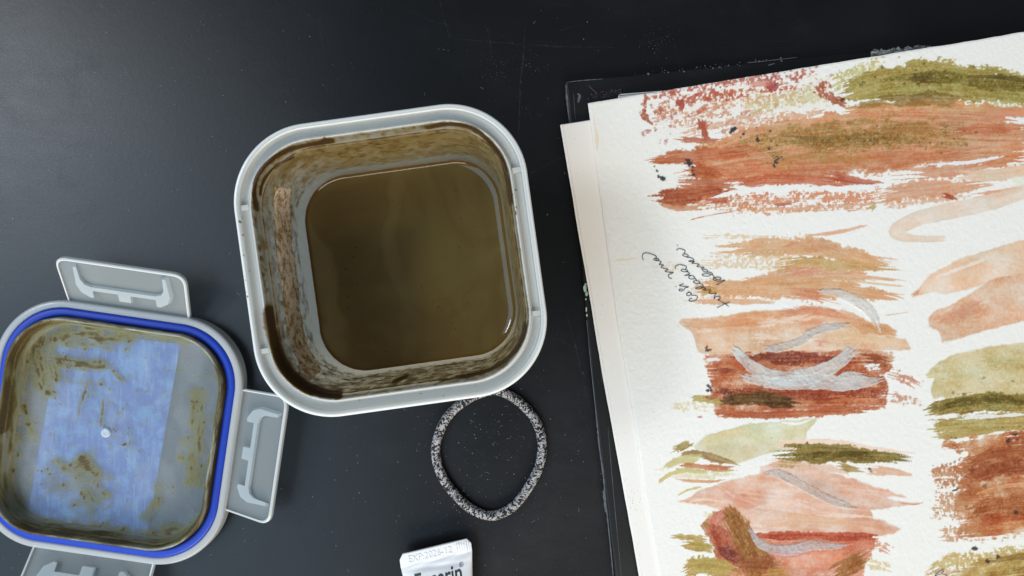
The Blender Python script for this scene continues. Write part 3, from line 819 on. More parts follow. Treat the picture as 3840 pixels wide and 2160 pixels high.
# ------------------------------------------------------------------ cream tube
def tube():
    z0 = 0.0075
    a0 = np.array(W(1496, 2080, z0)); a1 = np.array(W(1764, 2016, z0))        # the crimped end's line
    ctr = (a0 + a1) / 2; ax = (a1 - a0)[:2]; wid = np.linalg.norm(ax); ax /= wid
    dn = np.array([ax[1], -ax[0]])                                            # away from the crimp, down the tube
    dn = dn * math.cos(0.10) - ax * math.sin(0.10) * 1.0
    root = empty('cream_tube', (ctr[0], ctr[1], 0)); tag(root, 'white squeeze tube with crimped end and dark printed lettering', 'tube')
    HW0 = wid / 2
    def sect(t):
        """half width, half height, centre z at distance t (m) from the end"""
        if t < 0.0062: return HW0, 0.00075, z0
        f = (t - 0.0062) / 0.060; g = min(f, 1.0); e = math.sin(g * math.pi / 2)
        hh = 0.00075 + (0.0106 - 0.00075) * (1 - (1 - g) ** 1.9)
        return HW0 + (0.0108 - HW0) * g ** 0.9, hh, z0 + (0.0108 - z0) * g
    def top_z(u, t):
        hw, hh, zc = sect(t); q = min(abs(u) / hw, 1)
        return zc + hh * max(0.0, 1 - q ** 2.3) ** (1 / 2.3) + crease(u, t)
    def crease(u, t):
        if t < 0.0062 or t > 0.03: return 0.0
        k = math.exp(-((t - 0.0088 - 0.0010 * math.sin(u * 130)) / 0.0011) ** 2)
        return -0.00045 * k * (1 - (u / HW0) ** 2) + 0.0002 * math.sin(u * 420 + t * 900) * math.exp(-(t - 0.0062) / 0.006)
    ts = list(np.linspace(0, 0.0062, 14)) + list(np.linspace(0.0064, 0.02, 40)) + list(np.linspace(0.021, 0.078, 30))
    NA = 72; V = []
    for t in ts:
        hw, hh, zc = sect(t)
        cut = 0.0017 * max(0.0, 1 - t / 0.0024) ** 1.0                        # clipped corners of the crimp
        for j in range(NA):
            a = 2 * math.pi * j / NA; c, s = math.cos(a), math.sin(a)
            u = math.copysign(abs(c) ** (2 / 2.3), c) * (hw - cut); zz = math.copysign(abs(s) ** (2 / 2.3), s) * hh
            if s > 0: zz += crease(u, t)
            tt = t
            if t < 1e-6: tt = 0.00012 * math.sin(u * 3000) * random.random()
            if t <= 0.0062 and s > 0:
                zz += 0.00006 * (vnoise(np.array([u * 2500]), np.array([t * 2500]), 3)[0] - 0.5)
                if 0.0096 < u < 0.0150 and 0.0006 < t < 0.0058: zz += 0.00022 * math.cos((u - 0.0101) / 0.00108 * 2 * math.pi)  # crimp ribs
            V.append((ctr[0] + ax[0] * u + dn[0] * tt, ctr[1] + ax[1] * u + dn[1] * tt, zc + zz))
    # finer sampling across the crimp's top for the ribs
    f = [tuple(q) for q in grid_faces(len(ts), NA, True)]
    f.append(tuple(range(NA - 1, -1, -1))); f.append(tuple((len(ts) - 1) * NA + i for i in range(NA)))
    m, nt, out = mat('white_tube_plastic'); co = objco(nt)
    n = noise(nt, 500, 3, 0.6, co)
    p = principled(nt, (0.84, 0.83, 0.83), 0.36, 0.5, Subsurface_Weight=0.0)
    L(nt, bump(nt, n.outputs['Fac'], 0.2, 0.00008), p.inputs['Normal']); L(nt, p.outputs[0], out.inputs[0])
    mesh_obj('body', V, f, m, root)
    # ribs at the crimp's right end
    mg = simple('crimp_pressed_plastic', (0.76, 0.76, 0.77), 0.45, 0.4)
    for i in range(6):
        u = HW0 * 0.60 + i * 0.00108; RV = []
        for tt, w_, zz in ((0.0007, 0.00030, 0.0), (0.0010, 0.00040, 0.00026), (0.0054, 0.00040, 0.00026), (0.0058, 0.00030, 0.0)):
            for q in (-1, -0.4, 0.4, 1):
                uu = u + q * w_ ; z = top_z(uu, 0.003) - 0.00003 + (zz if abs(q) < 0.9 else 0)
                RV.append((ctr[0] + ax[0] * uu + dn[0] * tt, ctr[1] + ax[1] * uu + dn[1] * tt, z))
        mesh_obj('crimp_rib', RV, grid_faces(4, 4), m, root, smooth=False)
    # shoulder and cap, beyond the frame
    cv = []; rings = [(0.078, 0.0108), (0.080, 0.0104), (0.0815, 0.0070), (0.082, 0.0095), (0.083, 0.0100), (0.097, 0.0096), (0.098, 0.0085), (0.098, 0.0002)]
    for t, r in rings:
        for j in range(40):
            a = 2 * math.pi * j / 40; cv.append((ctr[0] + ax[0] * r * math.cos(a) + dn[0] * t, ctr[1] + ax[1] * r * math.cos(a) + dn[1] * t, 0.0108 + r * math.sin(a)))
    mesh_obj('cap', cv, grid_faces(len(rings), 40, True), m, root)
    def put(s, size, u0, t0, lift, name, mt, offset=0.0, spacing=1.0, xs=1.0, thick=None):
        v, fc = text_mesh(s, size, offset, spacing)
        if thick: v, fc = extrude(v, fc, thick)
        R = []
        for x, y, zt in v:
            u = u0 + x * xs; t = t0 - y
            R.append((ctr[0] + ax[0] * u + dn[0] * t, ctr[1] + ax[1] * u + dn[1] * t, top_z(u, max(t, 0)) + lift + zt))
        return mesh_obj(name, R, fc, mt, root, smooth=False)
    ink = simple('dark_grey_ink', lin((52, 60, 62)), 0.5, 0.4)
    o = put('Eucerin', 0.0098, -0.0112, 0.0166, 0.00012, 'printed_lettering', ink, 0.00016, 1.0, 0.76)
    put('R', 0.0014, 0.01072, 0.01098, 0.00012, 'registered_mark', ink, 0.00003)
    ring = []
    for i in range(33):
        for rr in (0.00082, 0.00100):
            a = 2 * math.pi * i / 32; u = 0.01120 + rr * math.cos(a); t = 0.01048 + rr * math.sin(a)
            ring.append((ctr[0] + ax[0] * u + dn[0] * t, ctr[1] + ax[1] * u + dn[1] * t, top_z(u, t) + 0.00012))
    mesh_obj('registered_mark', ring, [(2 * i, 2 * i + 1, 2 * i + 3, 2 * i + 2) for i in range(32)], ink, root, smooth=False)
    put('EXP:2026-12', 0.0044, -HW0 * 0.76, 0.0046, -0.00002, 'embossed_date', mg, 0.0, 1.06, 0.84, 0.00022)
tube()

# ------------------------------------------------------------------ sketchbook with black cover
def cover_material():
    m, nt, out = mat('black_book_cloth'); co = objco(nt)
    n = noise(nt, 1400, 3, 0.6, co); b = noise(nt, 40, 4, 0.6, co)
    c = mixc(nt, mapr(nt, b.outputs['Fac'], 0.4, 0.8), (0.0040, 0.0040, 0.0048), (0.009, 0.0095, 0.011))
    p = principled(nt, c, 0.42, 0.45); L(nt, bump(nt, n.outputs['Fac'], 0.5, 0.0001), p.inputs['Normal'])
    L(nt, p.outputs[0], out.inputs[0]); return m
book = empty('sketchbook', W(2118, 305, 0)[:2] + (0,)); tag(book, 'black covered sketchbook lying under the painted sheets', 'sketchbook')
def slab_px(outline, z0, z1, r, name, m, parent, k=5, dense=0):
    """rounded-edge slab whose top outline is given in photo pixels at height z1"""
    P = np.array([W(x, y, z1)[:2] for x, y in outline]); n = len(P)
    c = P.mean(0); V = []
    nr = np.zeros_like(P)
    for i in range(n):
        d = P[(i + 1) % n] - P[i - 1]; d /= np.linalg.norm(d); nn = np.array([d[1], -d[0]])
        if np.dot(nn, P[i] - c) < 0: nn = -nn
        nr[i] = nn
    V += [(x, y, z0) for x, y in P]
    for j in range(k):
        a = j / (k - 1) * math.pi / 2
        q = P - nr * r * (1 - math.cos(a)); zz = z1 - r + r * math.sin(a)
        V += [(x, y, zz) for x, y in q]
    F = [tuple(t) for t in grid_faces(k + 1, n, True)]
    F.append(tuple(range(n - 1, -1, -1))); F.append(tuple(k * n + i for i in range(n)))
    return mesh_obj(name, V, F, m, parent, smooth=False)
def densify(pts, step, wob=0.0, sd=0):
    out = []
    n = len(pts)
    for i in range(n):
        a = np.array(pts[i], float); b = np.array(pts[(i + 1) % n], float); k = max(1, int(np.linalg.norm(b - a) / step))
        for t in range(k): out.append(a + (b - a) * t / k)
    out = np.array(out)
    if wob:
        out[:, 0] += (fbm(out[:, 0] / 60, out[:, 1] / 60, sd) - 0.5) * wob; out[:, 1] += (fbm(out[:, 0] / 60 + 50, out[:, 1] / 60, sd) - 0.5) * wob
    return [tuple(p) for p in out]
def left_edge(pts, y):
    ys = [p[1] for p in pts]; xs = [p[0] for p in pts]
    return np.interp(y, ys, xs)
CE = [(2118, 305), (2138, 470), (2165, 800), (2192, 1130), (2222, 1480), (2242, 1640), (2275, 1900), (2305, 2160), (2380, 2800)]
cov = rounded([(2118, 305), (4800, 40), (4960, 2600), (2360, 2860)], [14, 14, 14, 14], 5)
cov = [q for q in densify([(2120, 303), (4800, 36), (4960, 2600), (2372, 2800), (2305, 2160), (2275, 1900), (2242, 1640), (2222, 1480), (2192, 1130), (2165, 800), (2137, 470)], 40, 2.0, 4)]
slab_px(cov, 0.0003, 0.0030, 0.0011, 'cover', cover_material(), book)
# left edge highlight painted in grey, wear marks, green paint specks, ghost of paint
V, F = [], []
def surf_ribbon(pts, w, z, V, F):
    c = catmull(pts, 8); q = np.array([W(x, y, z)[:2] for x, y in c]); ribbon(V, F, q, w * 1.25e-4, z, 0.7)
surf_ribbon([(2122, 318), (2128, 390), (2138, 470)], 7, 0.00306, V, F)
surf_ribbon([(2200, 1200), (2215, 1360), (2230, 1500), (2240, 1600), (2248, 1680), (2262, 1780), (2270, 1870), (2282, 1980), (2295, 2110), (2302, 2200)], 5, 0.00306, V, F)
surf_ribbon([(2262, 1840), (2268, 1880), (2272, 1920)], 9, 0.00308, V, F)
surf_ribbon([(2128, 308), (2180, 302), (2260, 296)], 3, 0.00306, V, F)
surf_ribbon([(2165, 352), (2174, 358), (2170, 375), (2168, 385)], 9, 0.00306, V, F)
surf_ribbon([(2280, 1600), (2292, 1750), (2310, 1950), (2330, 2160)], 1.6, 0.00307, V, F)
surf_ribbon([(2240, 1240), (2248, 1330), (2258, 1440)], 1.5, 0.00307, V, F)
surf_ribbon([(2150, 345), (2154, 400), (2158, 450)], 1.5, 0.00307, V, F)
surf_ribbon([(2205, 320), (2225, 338), (2240, 350)], 2, 0.00306, V, F)
surf_ribbon([(2800, 236), (2860, 230), (2990, 215)], 2.5, 0.00306, V, F)
surf_ribbon([(2880, 245), (2905, 238)], 4, 0.00306, V, F)
for i in range(46):
    t = random.random(); x = 2380 + 560 * t; y = 278 - 58 * t + random.gauss(0, 5)
    p = W(x, y, 0.00306); r = 0.00015 + 0.0004 * random.random() ** 3; k = len(V)
    for j in range(5): V.append((p[0] + r * math.cos(j * 1.256) * random.uniform(.5, 1.6), p[1] + r * math.sin(j * 1.256) * random.uniform(.5, 1.2), 0.00306))
    F.append(tuple(range(k, k + 5)))
o = mesh_obj('edge_highlight_and_wear', V, F, simple('grey_highlight_and_wear', (0.10, 0.108, 0.12), 0.7, 0.3, 400, 0.5), book, smooth=False); tag(o, kind='stuff')
V, F = [], []
for (x, y, a, b) in ((2194, 1082, 7, 16), (2200, 1102, 6, 9), (2197, 1122, 3, 4), (2199, 1160, 3, 10), (2201, 1182, 3, 6), (2196, 1066, 5, 4)):
    k = len(V)
    for j in range(10):
        t = j * 0.6283; p = W(x + a * math.cos(t) * random.uniform(.75, 1.15), y + b * math.sin(t) * random.uniform(.75, 1.15), 0.00312); V.append(p)
    F.append(tuple(range(k, k + 10)))
o = mesh_obj('mint_paint_specks', V, F, simple('mint_paint', lin((175, 200, 175)), 0.5, 0.4), book, smooth=False)
tag(o, 'pale mint green paint specks on the cover edge', kind='stuff')
V, F = [], []
for i in range(150):
    x = 2205 + abs(random.gauss(0, 60)) + random.uniform(0, 60); y = 362 - (x - 2205) * 0.13 + random.gauss(0, 6)
    if x > 2330: continue
    p = W(x, y, 0.00308); r = random.uniform(0.0001, 0.0005); k = len(V)
    for j in range(5): V.append((p[0] + r * math.cos(j * 1.256) * random.uniform(.5, 1.6), p[1] + r * math.sin(j * 1.256) * random.uniform(.5, 1.2), 0.00308))
    F.append(tuple(range(k, k + 5)))
o = mesh_obj('rose_paint_smudge', V, F, simple('rose_smudge', (0.085, 0.06, 0.062), 0.7, 0.3), book, smooth=False); tag(o, kind='stuff')

def paper_material(name, col, tint=0.05):
    m, nt, out = mat(name); co = objco(nt)
    mp = N(nt, 'ShaderNodeMapping'); mp.inputs['Scale'].default_value = (1.5, 0.8, 1); L(nt, co, mp.inputs[0])
    n = noise(nt, 850, 3, 0.6, mp.outputs[0]); b = noise(nt, 20, 3, 0.6, co)
    c = mixc(nt, b.outputs['Fac'], tuple(x * (1 - tint) for x in col), col)
    p = principled(nt, c, 0.85, 0.25); L(nt, bump(nt, n.outputs['Fac'], 0.35, 0.00010), p.inputs['Normal'])
    L(nt, p.outputs[0], out.inputs[0]); return m
M_cream = paper_material('cream_page', tuple(lin((238, 231, 220)) * 0.96))
M_paper2 = paper_material('warm_white_sheet', tuple(lin((243, 238, 231)) * 0.97))
# sliver of an inner page
pg = rounded([(2318, 362), (2322, 352), (2560, 334), (4700, 80), (4850, 2500), (2600, 2700)], [6, 10, 0, 10, 10, 10], 5)
slab_px(densify(pg, 60), 0.0031, 0.0044, 0.0003, 'page', M_cream, book, 3)
# torn page stub at the top edge
tp = [(3268, 222), (3268, 193)]
for i in range(90):
    x = 3272 + i * 2.5; tp.append((x, 190 - (x - 3272) * 0.085 + (vnoise(np.array([x / 9.0]), np.array([1.0]), 4)[0] - 0.5) * 12 + (vnoise(np.array([x / 3.0]), np.array([5.0]), 4)[0] - 0.5) * 6))
tp += [(3500, 240)]
P = [W(x, y, 0.0040) for x, y in tp]; P2 = [(p[0], p[1], 0.0033) for p in P]; k = len(P)
def torn_material():
    m, nt, out = mat('torn_page_fibre'); co = objco(nt)
    mp = N(nt, 'ShaderNodeMapping'); mp.inputs['Scale'].default_value = (1, 5, 1); mp.inputs['Rotation'].default_value = (0, 0, -0.2); L(nt, co, mp.inputs[0])
    n = noise(nt, 330, 4, 0.7, mp.outputs[0])
    c = mixc(nt, mapr(nt, n.outputs['Fac'], 0.46, 0.58), (0.10, 0.095, 0.09), (0.50, 0.46, 0.41))
    p = principled(nt, c, 0.9, 0.2); L(nt, p.outputs[0], out.inputs[0]); return m
mesh_obj('torn_page', P2 + P, [tuple(range(k - 1, -1, -1)), tuple(range(k, 2 * k))] + [(i, (i + 1) % k, k + (i + 1) % k, k + i) for i in range(k)], torn_material(), book, smooth=False)

# lower loose sheets
LE2 = [(2110, 470), (2132, 600), (2172, 840), (2218, 1100), (2262, 1370), (2304, 1600), (2362, 1920), (2405, 2160), (2500, 2700)]
def sheet_outline(le, tr, br, rise, dx=0):
    out = [(x + dx, y) for x, y in le]
    return [(le[0][0] + dx + 4, le[0][1] - 3)] + [tr, br] + out[::-1]
for i, (dx, z0, z1, lab) in enumerate(((-6, 0.0046, 0.0051, 'blank off-white sheet at the bottom of the loose paper pile'), (1, 0.0052, 0.0058, 'blank off-white sheet directly under the painted sheet'))):
    ol = densify(sheet_outline(LE2, (4560, 70 + i * 4), (4750, 2400), 0, dx if i else -9), 45, 1.6 + 1.4 * (1 - i), 7 + i)
    o = slab_px(ol, z0, z1, 0.00016, 'paper_sheet', M_paper2, None, 3)
    tag(o, lab, 'paper sheet', 'loose watercolour sheets')
    if i:
        SV, SF = [], []
        for k_ in range(70):
            y_ = random.choice([random.gauss(1880, 60), random.uniform(480, 2160)]); x_ = left_edge(LE2, y_) + random.uniform(4, 50); q = W(x_, y_, 0.00584); r_ = random.uniform(0.00004, 0.00022); k0_ = len(SV)
            for j_ in range(5): SV.append((q[0] + r_ * math.cos(j_ * 1.256) * random.uniform(.5, 1.4), q[1] + r_ * math.sin(j_ * 1.256) * random.uniform(.5, 1.4), q[2]))
            SF.append(tuple(range(k0_, k0_ + 5)))
        sm = mesh_obj('smudge_specks', SV, SF, simple('grey_smudge', (0.42, 0.39, 0.34), 0.8, 0.2), o, smooth=False); tag(sm, kind='stuff')

# ------------------------------------------------------------------ the painted sheet
ZS = 0.0068
LE = [(2205, 386), (2247, 700), (2275, 904), (2312, 1180), (2326, 1266), (2386, 1630), (2416, 1851), (2467, 2141), (2560, 2640)]
LEc = catmull(LE, 12)
def axis(a0, a1, fine, b1, coarse):
    return np.concatenate([np.arange(a0, a1, fine), np.arange(a1, b1 + 1, coarse)])
SA = np.concatenate([[0, 1.0], axis(2.5, 1690, 2.5, 2380, 14)])     # along the top edge, px
SB = np.concatenate([[0, 1.0], axis(2.5, 2060, 2.5, 2420, 14)])     # down the sheet, px
eb = np.concatenate([[0], np.cumsum(np.linalg.norm(np.diff(LEc, axis=0), axis=1))])
lxp = np.interp(SB, eb, LEc[:, 0]); lyp = np.interp(SB, eb, LEc[:, 1])
ex = np.array([0.98700, -0.16070])
GX = lxp[:, None] + ex[0] * SA[None, :]; GY = lyp[:, None] + ex[1] * SA[None, :]
# slightly uneven cut top edge
GY += ((fbm(GX / 90, GX * 0, 3) - 0.5) * 4) * np.exp(-SB / 60)[:, None]
C = np.ones(GX.shape + (3,)) * (lin((240, 237, 230)) * 0.97)
HT = np.zeros(GX.shape)
tooth = fbm(GX / 10.0 + 0.25 * vnoise(GX / 14, GY / 14, 2), GY / 15.0, 1, 3)
GR = np.clip((fbm(GX / 8.0, GY / 9.5, 61, 3) - 0.5) * 2.1 + 0.5, 0, 1)
GR2 = np.clip((fbm(GX / 4.2, GY / 4.2, 71, 2) - 0.5) * 1.9 + 0.5, 0, 1)
def bbox(pts, m):
    p = np.asarray(pts); x0, y0 = p.min(0) - m; x1, y1 = p.max(0) + m
    msk = (GX > x0) & (GX < x1) & (GY > y0) & (GY < y1)
    if not msk.any(): return None
    r = np.where(msk.any(1))[0]; c = np.where(msk.any(0))[0]
    return slice(r[0], r[-1] + 1), slice(c[0], c[-1] + 1)
_sd = [0]
def lay(sl, m, col, a, n_st, n_b, gran, var, dmul=1.0):
    g = GR[sl]; g2 = GR2[sl]
    c = (lin(col) * 0.97)[None, None, :]
    n_b = np.clip((n_b - 0.5) * 2.2 + 0.5, 0, 1)
    if col[0] > 1.22 * col[1]: c = c * np.array([0.97, 0.97, 0.90])
    elif col[2] < 0.76 * col[1]: c = c * np.array([1.0, 0.94, 0.98])
    tone = 1 + (n_st - 0.5) * var + (n_b - 0.5) * var * 0.7 - gran * (0.55 * (g - 0.5) + 0.6 * (g2 - 0.5))
    # pigment density: thin where tone is high
    dens = (np.clip(1.0 - (tone - 1) * 0.9, 0.3, 1.8) * dmul)[..., None]
    base = C[sl]
    hue = fbm(GX[sl] / 120, GY[sl] / 70, 31 + _sd[0], 3) - 0.5
    c = c * np.stack([1 + 0.22 * hue, 1 - 0.10 * hue, 1 - 0.30 * hue], -1)
    ratio = np.clip(c / 0.84, 0.004, 1.0)
    lay_c = 0.84 * ratio ** dens
    k = (m * a)[..., None]
    if max(col) - min(col) > 30: C[sl] = 0.35 * (base * (1 - k) + lay_c * k) + 0.65 * np.exp(np.log(np.maximum(base, 1e-3)) * (1 - k) + np.log(np.maximum(lay_c, 1e-3)) * k)   # thin pigment stays saturated
    else: C[sl] = base * (1 - k) + lay_c * k
def stroke(pts, w, col, a=0.9, dry=0.3, streak=0.5, rag=40, edge=0.25, gran=0.25, var=0.5, hgt=0.0, sub=4, sl_len=110.0, sl_wid=5.0, dark_edge=0.0):
    _sd[0] += 1; sd = _sd[0]
    mw = max(w) if not np.isscalar(w) else w
    sl = bbox(pts, mw * 0.6 + rag + 12)
    if sl is None: return
    x, y = GX[sl], GY[sl]
    T, dn, hw, Ln = along(x, y, pts, w, sub)
    n_st = fbm(T / sl_len, dn / sl_wid, sd, 3); n_st = np.clip((n_st - 0.5) * 1.7 + 0.5, 0, 1)
    n_b = fbm(T / 55, dn / 26, sd + 3, 3)
    lat = np.abs(dn) / hw
    cov = sstep(0, edge, 1 - lat + (n_b - 0.5) * edge * 2.2 + (vnoise(x / 9, y / 9, sd) - 0.5) * edge * 0.6)
    ends = np.minimum(T, Ln - T) + (n_st - 0.62) * rag * 1.6 + (vnoise(dn / 7, T * 0, sd + 1) - 0.5) * rag * 0.7
    core = sstep(-4, 8 + rag * 0.4, ends)
    cov = cov * core
    g = GR[sl]
    solid = sstep(0.05, 0.6, 1 - lat) * core * (0.55 if dry < 0.8 else 0.0)
    dr = dry * (1 - solid) + (1 - sstep(0.0, 0.55, 1 - lat)) * 0.25 * (dry > 0.05) + (1 - core) * 0.5 * (dry > 0.05)
    v = cov + (n_st - 0.5) * streak - dr * g
    m = sstep(0.10, 0.62, v) * sstep(0.03, 0.35, cov)
    if dry < 0.95: lay(sl, sstep(-0.15, 0.5, v) * sstep(0.02, 0.3, cov), col, 0.20 * a, n_st, n_b, gran, var)
    lay(sl, m, col, a * (0.66 + 0.34 * sstep(0.3, 0.62, n_b)) if hgt else a, n_st, n_b, gran, var, 1.0 if hgt else 0.72 + 0.42 * sstep(0.3, 0.65, n_b))
    if dark_edge:
        rim = m * np.exp(-np.maximum(1 - lat, 0) * hw / 3.0); C[sl] *= (1 - dark_edge * rim)[..., None]
    if hgt: HT[sl] = np.maximum(HT[sl], m * hgt * (0.8 + 0.4 * (n_st - 0.5) + 0.9 * sstep(0.55, 0.8, vnoise(x / 9, y / 9, sd))))
    if hgt: C[sl] = C[sl] * (1 + (m * (0.08 * (vnoise(x / 8, y / 8, sd) - 0.45) + 0.14 * (n_b - 0.5)))[..., None])
def wash(P, col, a=0.8, enoise=6, dark_edge=0.25, gran=0.3, var=0.35, dry=0.0, dirn=0.0, streak=0.0, soft=6.0, sl_len=120.0, sl_wid=9.0):
    _sd[0] += 1; sd = _sd[0]
    sl = bbox(P, enoise * 2 + 12)
    if sl is None: return
    x, y = GX[sl], GY[sl]
    d = poly_sdf(x, y, P) + (fbm(x / 26, y / 26, sd, 4) - 0.5) * enoise * 2.4
    u = x * math.cos(dirn) + y * math.sin(dirn); v_ = -x * math.sin(dirn) + y * math.cos(dirn)
    n_st = np.clip((fbm(u / sl_len, v_ / sl_wid, sd, 3) - 0.5) * 1.6 + 0.5, 0, 1); n_b = fbm(x / 70, y / 60, sd + 2, 3)
    cov = sstep(-soft * 0.5, soft, d)
    if dry:
        inn = sstep(0, 60, d); v = cov * (0.55 + 0.45 * inn) + (n_st - 0.5) * streak - dry * GR[sl]; m = sstep(0.06, 0.60, v) * (cov > 0)
    else: m = cov * (1 - streak * 0.5 * n_st)
    lay(sl, m, col, a, n_st, n_b, gran, var * 1.3, 0.62 + 0.48 * sstep(0.25, 0.65, fbm(x / 110, y / 80, sd + 9, 4) + 0.25 * (n_st - 0.5)))
    if dark_edge:
        rim = cov * np.exp(-np.maximum(d, 0) / 3.5); C[sl] *= (1 - dark_edge * rim * (0.4 + n_b))[..., None]
def spatter(cx, cy, sx, sy, n, r0, r1, col, a=0.9):
    for i in range(n):
        x, y = random.gauss(cx, sx), random.gauss(cy, sy); r = r0 + (r1 - r0) * random.random() ** 3
        sl = bbox([(x, y)], r * 2.6 + 6)
        if sl is None: continue
        X_, Y_ = GX[sl], GY[sl]
        d = r - np.hypot((X_ - x) * random.uniform(.5, 1.2), (Y_ - y) * random.uniform(.7, 1.3)) + (fbm(X_ / 6, Y_ / 6, i + 7) - 0.5) * r * 2.0
        m = (sstep(-1.5, 2, d) * a)[..., None]; C[sl] = C[sl] * (1 - m) + lin(col) * m

RUST, TERR, DKR, BRICK = (166, 82, 50), (205, 136, 98), (140, 64, 38), (178, 88, 62)
OLV, OLVD, OLVL, OCH = (158, 142, 70), (104, 88, 32), (203, 192, 140), (172, 128, 70)
PEACH, PINK, PALE, GREY, DBR = (226, 184, 152), (222, 165, 140), (236, 211, 190), (206, 204, 199), (92, 60, 28)
# -- top left: speckled red on white
wash([(2420, 345), (2700, 305), (3080, 250), (3140, 400), (2900, 470), (2480, 520), (2430, 440)], (246, 232, 222), 0.7, 18, 0, 0.1, 0.1, soft=30)
stroke([(2430, 350), (2620, 325), (2860, 290), (3060, 262)], 84, (172, 74, 56), 0.80, 1.16, 0.5, 30, 0.8, 0.3, sl_len=50)
stroke([(2440, 440), (2600, 420), (2800, 380), (3030, 340)], 130, (204, 126, 90), 0.75, 1.14, 0.8, 30, 0.8, 0.3, sl_len=60)
stroke([(2470, 385), (2760, 350), (2990, 318)], 70, (178, 82, 58), 0.75, 1.16, 0.8, 30, 0.8, sl_len=50)
stroke([(2560, 500), (2760, 450), (2900, 425)], 60, (205, 130, 95), 0.6, 0.98, 0.5, 40, 0.6)
stroke([(2421, 345), (2420, 395), (2412, 425), (2430, 455), (2452, 475)], [34, 20, 26, 30, 16], (160, 74, 48), 0.8, 0.85, 0.5, 12, 0.9)
stroke([(2440, 365), (2425, 372)], 18, DKR, 0.7, 0.4, 0.3, 8)
stroke([(2540, 370), (2555, 395), (2546, 415)], [44, 34, 12], (155, 55, 50), 0.8, 0.45, 0.3, 10, 0.5)
stroke([(2560, 385), (2640, 340)], 16, (185, 85, 75), 0.7, 0.5, 0.3, 20)
stroke([(2880, 300), (2900, 325), (2910, 300)], [46, 40, 24], (160, 62, 62), 0.78, 0.45, 0.3, 10, 0.5)
stroke([(2810, 318), (2900, 310)], 26, (200, 120, 108), 0.6, 0.6, 0.3, 20)
stroke([(2620, 440), (2632, 470), (2640, 510), (2650, 545)], [24, 36, 44, 34], (165, 75, 50), 0.85, 0.78, 0.5, 20, 0.9)
stroke([(2540, 520), (2620, 528), (2700, 530)], 26, BRICK, 0.8, 0.6, 0.6, 26)
stroke([(2660, 350), (2680, 340)], 12, (180, 80, 70), 0.7, 0.4, 0.3, 10)
spatter(2620, 420, 120, 60, 70, 2, 9, (178, 80, 60), 0.7); spatter(2900, 300, 90, 26, 40, 2, 9, (168, 70, 62), 0.65); spatter(2480, 430, 40, 50, 30, 2, 9, (170, 75, 60), 0.7)
# -- yellowish scumble next to it
stroke([(2780, 400), (2950, 370), (3120, 345)], 100, (205, 190, 130), 0.6, 0.94, 0.4, 40, 0.6)
stroke([(2600, 548), (2700, 540)], 20, (196, 188, 120), 0.5, 0.7, 0.4, 30)
# -- olive, top right
stroke([(3110, 320), (3220, 268), (3330, 245)], 80, (190, 176, 96), 0.75, 0.92, 0.4, 40, 0.6, 0.3)
stroke([(3140, 350), (3300, 310), (3480, 300), (3700, 318), (3860, 330), (4000, 345)], [80, 140, 170, 150, 140, 120], (160, 146, 72), 0.95, 0.42, 0.55, 60, 0.35, 0.5)
stroke([(3330, 300), (3500, 290), (3700, 310), (3900, 320), (4000, 325)], [30, 60, 70, 75, 70], (112, 96, 34), 0.75, 0.62, 0.9, 80, 0.6, 0.6, sl_wid=4)
stroke([(3260, 375), (3450, 362), (3640, 372)], [20, 50, 30], (128, 98, 42), 0.75, 0.5, 0.8, 60, 0.6)
stroke([(3400, 300), (3520, 296)], 34, (86, 66, 30), 0.6, 0.5, 0.8, 40, 0.7)
stroke([(3620, 285), (3760, 290), (3860, 300)], 28, (74, 66, 24), 0.6, 0.7, 0.9, 40, 0.7)
stroke([(3640, 395), (3780, 400), (3900, 398)], 60, (190, 176, 110), 0.6, 0.98, 0.4, 40, 0.6)
# -- red-brown diagonal blotch
stroke([(3048, 300), (3080, 335), (3120, 365), (3180, 388)], [40, 84, 70, 40], (156, 70, 48), 0.82, 0.80, 0.4, 24, 0.95, 0.5)
stroke([(3125, 362), (3190, 388)], 40, (105, 62, 28), 0.8, 0.7, 0.4, 20, 0.9)
stroke([(3150, 425), (3350, 412), (3600, 412), (3800, 425), (3960, 430)], [60, 80, 80, 70, 60], (206, 146, 96), 0.88, 0.42, 0.6, 50, 0.5, 0.4)
stroke([(2700, 500), (2900, 455), (3100, 425)], 60, (208, 138, 98), 0.65, 0.9, 0.8, 60, 0.7, sl_len=70)
stroke([(3180, 395), (3400, 385), (3600, 385)], 34, (150, 112, 56), 0.7, 0.5, 0.8, 50, 0.7)
# -- the broad terracotta band
stroke([(2560, 630), (2760, 590), (3000, 555), (3250, 520), (3500, 515), (3720, 525), (3900, 520)], [90, 200, 235, 235, 230, 220, 190], (208, 142, 104), 0.95, 0.22, 0.5, 90, 0.25, 0.3, 0.55, sl_len=190)
stroke([(2640, 560), (2850, 490), (3100, 455), (3350, 430)], 46, (214, 152, 112), 0.85, 0.45, 0.6, 60, 0.4)
stroke([(2450, 600), (2560, 585), (2700, 575), (2860, 560)], [36, 60, 70, 40], (190, 105, 70), 0.85, 0.5, 0.6, 50, 0.4)
stroke([(2425, 608), (2500, 600), (2600, 600)], [20, 34, 20], (182, 98, 62), 0.85, 0.5, 0.6, 30, 0.4)
stroke([(2560, 650), (2800, 640), (3100, 625), (3400, 605), (3700, 560)], [60, 90, 90, 80, 40], (198, 118, 80), 0.7, 0.42, 0.9, 90, 0.5, 0.3, sl_len=220, sl_wid=4)
stroke([(2760, 560), (2960, 525), (3250, 505), (3500, 495), (3700, 505)], [60, 130, 150, 130, 50], (172, 126, 72), 0.85, 0.45, 0.7, 140, 0.6, 0.55, sl_len=160)
stroke([(2900, 525), (3100, 525), (3330, 520), (3550, 545)], [50, 70, 70, 40], (140, 104, 50), 0.6, 0.7, 0.9, 120, 0.7, 0.7, sl_wid=4)
